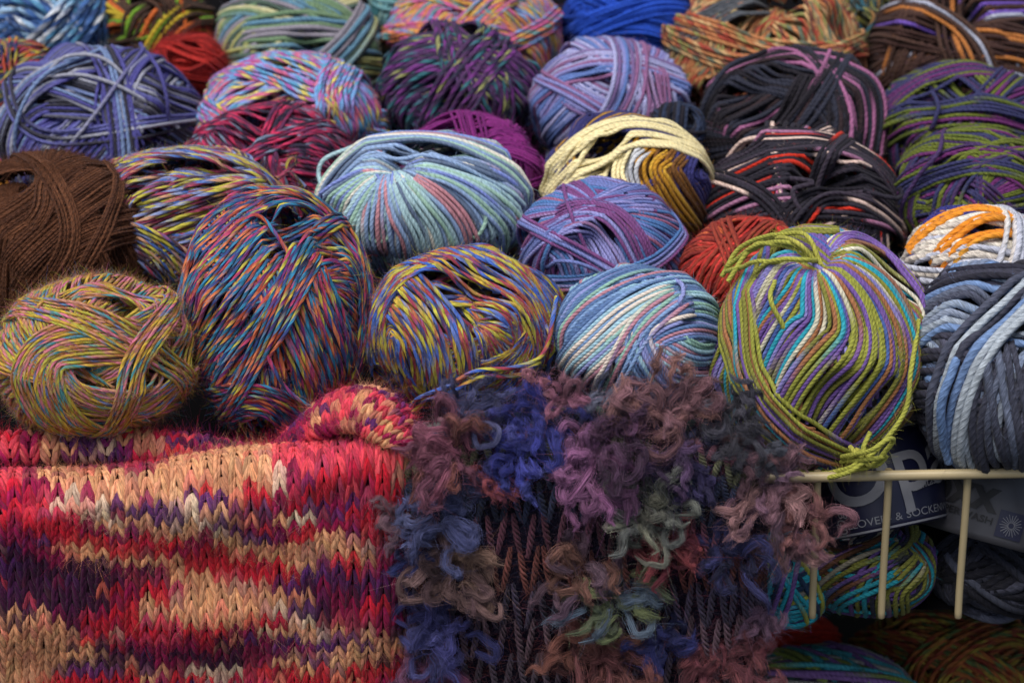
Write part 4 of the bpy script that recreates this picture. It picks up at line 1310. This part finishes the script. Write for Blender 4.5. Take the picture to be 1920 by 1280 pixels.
# chained open stitches in ladders
SCOL = ['#6a4a56', '#5a4452', '#7a4a58', '#4a5250', '#46405e', '#6e3f4e', '#5a5240', '#3a3c58', '#34344e', '#6a3848', '#7a3f3c', '#4a3a50']
rngs = np.random.default_rng(21); mb = MB()
nu, nv = 18, 15
for j in range(nv):
    for i in range(nu):
        c = np.array(lin(SCOL[j % 12])) * np.array([.8, 1, .95]) * rngs.uniform(.7, 1.4)
        for sg in (-1, 1):
            t = np.linspace(0, 1, 12)
            u = (i + .5 + .12 * math.sin(j * 2.1 + i) + sg * (.30 * (1 - t) ** .8 + .07) + rngs.normal(0, .03)) / nu
            v = (j - .12 + 1.24 * t + rngs.normal(0, .04)) / nv
            C0 = f2(u, v); nn = unit(np.cross(f2(u + .004, v) - C0, f2(u, v + .004) - C0)); nn *= np.sign(nn @ (CAM - C0[0]))[:, None]
            sd = unit(np.cross(np.gradient(C0, axis=0), nn))
            tt = np.linspace(0, 1, 30); g = lambda A: np.stack([np.interp(tt, t, A[:, k]) for k in range(3)], -1)
            for ph in (0, 2.1, 4.2):
                a = tt * 15 + ph
                P = g(C0) + (g(sd) * np.cos(a)[:, None] + g(nn) * (np.sin(a)[:, None] + .9)) * (2.6 + 1.9 * np.sin(tt * math.pi))[:, None] * mpx
                mb.tube(P, (1.6 + 1.2 * np.sin(tt * math.pi)) * mpx, 5, nrm=g(nn), s0=rngs.uniform(0, 9), col=np.tile(np.clip(c * rngs.uniform(.75, 1.3), 0, 1), (30, 1)))
            n = 120; k = rngs.integers(0, 12, n); ln = rngs.gamma(2.5, .0011, (n, 1))
            mb.ribbons(C0[k] + nn[k] * 4 * mpx, unit(rngs.normal(0, 1, (n, 3)) + nn[k] * .6) * ln, rngs.normal(0, .5, (n, 3)) * ln, np.full(n, .00008), rngs.uniform(0, 5, (n, 2)), np.tile(c * 1.1, (n, 1)))
U_, V_ = rngs.uniform(0, 1, 26000), rngs.uniform(0, 1, 26000); P_ = f2(U_, V_)
C_ = np.array([lin(c) for c in SCOL])[(V_ * 12).astype(int) % 12] * rngs.uniform(.5, 1.2, (26000, 1)); ln = rngs.gamma(2.5, .0017, (26000, 1))
mb.ribbons(P_ + np.array([0, -.0005, .0003]), unit(rngs.normal(0, 1, (26000, 3)) * [1, .4, 1]) * ln, rngs.normal(0, .6, (26000, 3)) * ln * [1, .3, 1], np.full(26000, .00012), rngs.uniform(0, 5, (26000, 2)), C_)
o = mb.build('open_stitches', fib, scarf); o.location = -Vector(scarf.location)
TUFTS = [  # px x, y, reach px, colours, locks, lean (x,y down)
 (880, 775, 62, '#4a4c6a #55587a #3f4262', 13, 0, -.2), (1000, 775, 70, '#30346f #3a3f86 #2a2d60 #4a4c8c', 16, 0, .1),
 (968, 858, 56, '#3a3f84 #343a70 #4a4e88', 11, -.3, .3), (852, 848, 80, '#7a4a58 #8a5562 #6a4250 #6f4640', 17, -.2, .1),
 (935, 900, 40, '#8a4a4e #9a5a58 #6f3c48', 8, .1, .1), (832, 965, 76, '#50567a #464c70 #5e6488', 16, 0, .2),
 (752, 985, 50, '#5c4650 #6a5258 #4e3c44', 10, -.2, .2), (845, 1068, 80, '#6a5450 #7c6460 #5a4648 #8a7060', 17, 0, .2),
 (775, 1050, 40, '#343a66 #2c3056', 8, -.2, .1), (825, 1188, 70, '#3e3f70 #34365f #4c4e7e', 15, 0, .1),
 (815, 1275, 66, '#6f4058 #7e4e62 #5a3a50', 13, 0, 0), (1243, 762, 88, '#76565a #85625f #6a4e54 #8f6a62', 20, .1, -.4),
 (1155, 825, 62, '#4a3448 #5a3e54 #3e2c3e', 12, 0, .1), (1098, 890, 80, '#75506e #84597a #664662', 18, .1, .2),
 (1240, 868, 54, '#4c3c56 #584462 #403348', 11, 0, .1), (1212, 950, 80, '#5c6058 #6c6e62 #4e524e #7a7c6a', 18, -.1, .1),
 (1246, 1030, 58, '#7c3e46 #8e4a4c #642f3a', 12, .1, .1), (1092, 1062, 74, '#65505a #76606a #544250 #7c5a4e', 15, -.1, .2),
 (1150, 1118, 74, '#58624a #68724e #4a5440 #5a6a78', 16, .1, .1), (1236, 1195, 54, '#2e3260 #262a50 #3a3e70', 12, .1, .3),
 (1122, 1215, 84, '#6c4440 #7e5448 #5c3838', 17, 0, .1), (1380, 792, 66, '#42424a #505058 #35353c', 14, .2, 0),
 (1432, 846, 50, '#3c4048 #4c5058 #5a4044', 10, .3, .1), (1440, 905, 84, '#745866 #84646c #66505e #8a6a68', 19, .2, .1),
 (1500, 975, 62, '#7a5454 #8a605c #684a50', 13, .3, .1), (1462, 1010, 60, '#7a6062 #8a6c68 #6a5258', 12, .1, .5),
 (1368, 1040, 66, '#2c2e50 #363860 #242642', 14, 0, .2), (1434, 1150, 44, '#5a4658 #6a5262', 8, .1, 1.3),
 (1352, 1240, 74, '#6a3c42 #7a484a #583238', 14, 0, .1), (1300, 905, 44, '#3a3556 #2e2a48', 9, 0, .3),
 (1050, 752, 44, '#7a5060 #88606a', 8, .2, -.2), (1140, 742, 38, '#4e5260 #5e6270', 8, 0, -.1), (1010, 712, 30, '#8a5a68 #96666e', 4, -.1, -1.2),
]
fib2 = mat_fibre('curly_wool', .0004, .9)
def tuft(px, py, reach, cols, nl, lx, ly, seed):
    rg = np.random.default_rng(seed); mb = MB(); reach *= 1.05; nl = int(nl * 1.6)
    Yc = -.017 if px < 1425 else -.008
    if py < 800: Yc = -.004
    A = at(px, py, Yc); b = unit(CAM - A); rt = np.array([1.0, 0, 0]); dn = unit(np.cross(b, rt)); dn = dn if dn[2] < 0 else -dn
    m = depth_of(A) / KPX; cl = [np.array(lin(c)) for c in cols.split()]
    for l in range(nl):
        a = rg.uniform(0, 6.283); o = A + (rt * math.cos(a) + dn * math.sin(a)) * reach * m * rg.uniform(0, .7) + b * rg.uniform(.001, .007)
        a2 = a + rg.normal(0, 1.3); d = unit(rt * (math.cos(a2) + lx) + dn * (math.sin(a2) + ly) + b * rg.uniform(0, .5)); w = unit(np.cross(d, b))
        n = 30; t = np.linspace(0, 1, n); L = reach * m * rg.uniform(.45, .95); cw = L * rg.uniform(.12, .36) * rg.choice([-1, 1])
        if rg.random() < .38:        # a loop that comes back
            al = t * rg.uniform(3.6, 5.6) + rg.uniform(-.2, .4)
            P = o + d * (L * .5 * (1 - np.cos(al)))[:, None] + w * (cw * np.sin(al))[:, None] + b * (L * .35 * np.sin(math.pi * t))[:, None]
        else:                        # a wavy free lock
            P = o + d * (L * 1.15 * t)[:, None] + w * (cw * np.sin(t * rg.uniform(2.5, 6)) * (.3 + .7 * t))[:, None] + b * (L * .4 * np.sin(math.pi * t * .9))[:, None]
        P = P + np.stack([wob(rg, n, L * .075, 7) for _ in range(3)], 1)
        P = P + dn * (.12 * L * t ** 2)[:, None]
        T = unit(np.gradient(P, axis=0)); u = unit(np.cross(T, b + .01)); v = np.cross(T, u)
        c = cl[rg.integers(len(cl))] * rg.uniform(1.0, 2.2) * np.array([1.0, .97, 1.04])
        wd = reach * m * rg.uniform(.05, .115) * (.6 + .55 * np.sin(math.pi * np.clip(t * .95 + .05, 0, 1)) ** .7)
        mb.tube(P, wd * .3, 5, nrm=v, s0=rg.uniform(0, 9), col=np.tile(c * .8, (n, 1)))
        for f in range(100):
            rr = abs(rg.normal(0, .62)) + .3; th = rg.uniform(0, 6.28) + t * rg.uniform(-2, 3)
            ia = rg.integers(0, n - 12); ib = min(n, ia + rg.integers(11, 24))
            off = (u * np.cos(th)[:, None] + v * np.sin(th)[:, None]) * (wd * rr * (1 + wob(rg, n, .2, 7)))[:, None]
            Q = (P + off)[ia:ib:2]
            if len(Q) < 3: continue
            cf = np.clip(c * rg.uniform(.65, 1.5), 0, 1)
            wf = rg.uniform(.00006, .00010) * np.sin(np.linspace(.3, 2.9, len(Q)))
            mb.tube(Q, wf, 3, nrm=v[:len(Q)], s0=rg.uniform(0, 9), col=np.tile(cf, (len(Q), 1)))
        n2 = 80; k = rg.integers(0, n, n2); dd = unit(rg.normal(0, 1, (n2, 3)) + T[k] * rg.normal(0, .8, (n2, 1)))
        ln = rg.gamma(2.5, .0011, (n2, 1))
        mb.ribbons(P[k] + dd * wd[k][:, None] * .8, dd * ln, rg.normal(0, .9, (n2, 3)) * ln, np.full(n2, .00005), rg.uniform(0, 5, (n2, 2)), np.tile(np.clip(c * 1.2, 0, 1), (n2, 1)))
    o = mb.build('wool_tuft', fib2, scarf); o.location = -Vector(scarf.location)
for k, t in enumerate(TUFTS): tuft(*t, seed=300 + k)
print('total', time.time() - T0, 'polys', sum(len(o.data.polygons) for o in bpy.data.objects if o.type == 'MESH'))
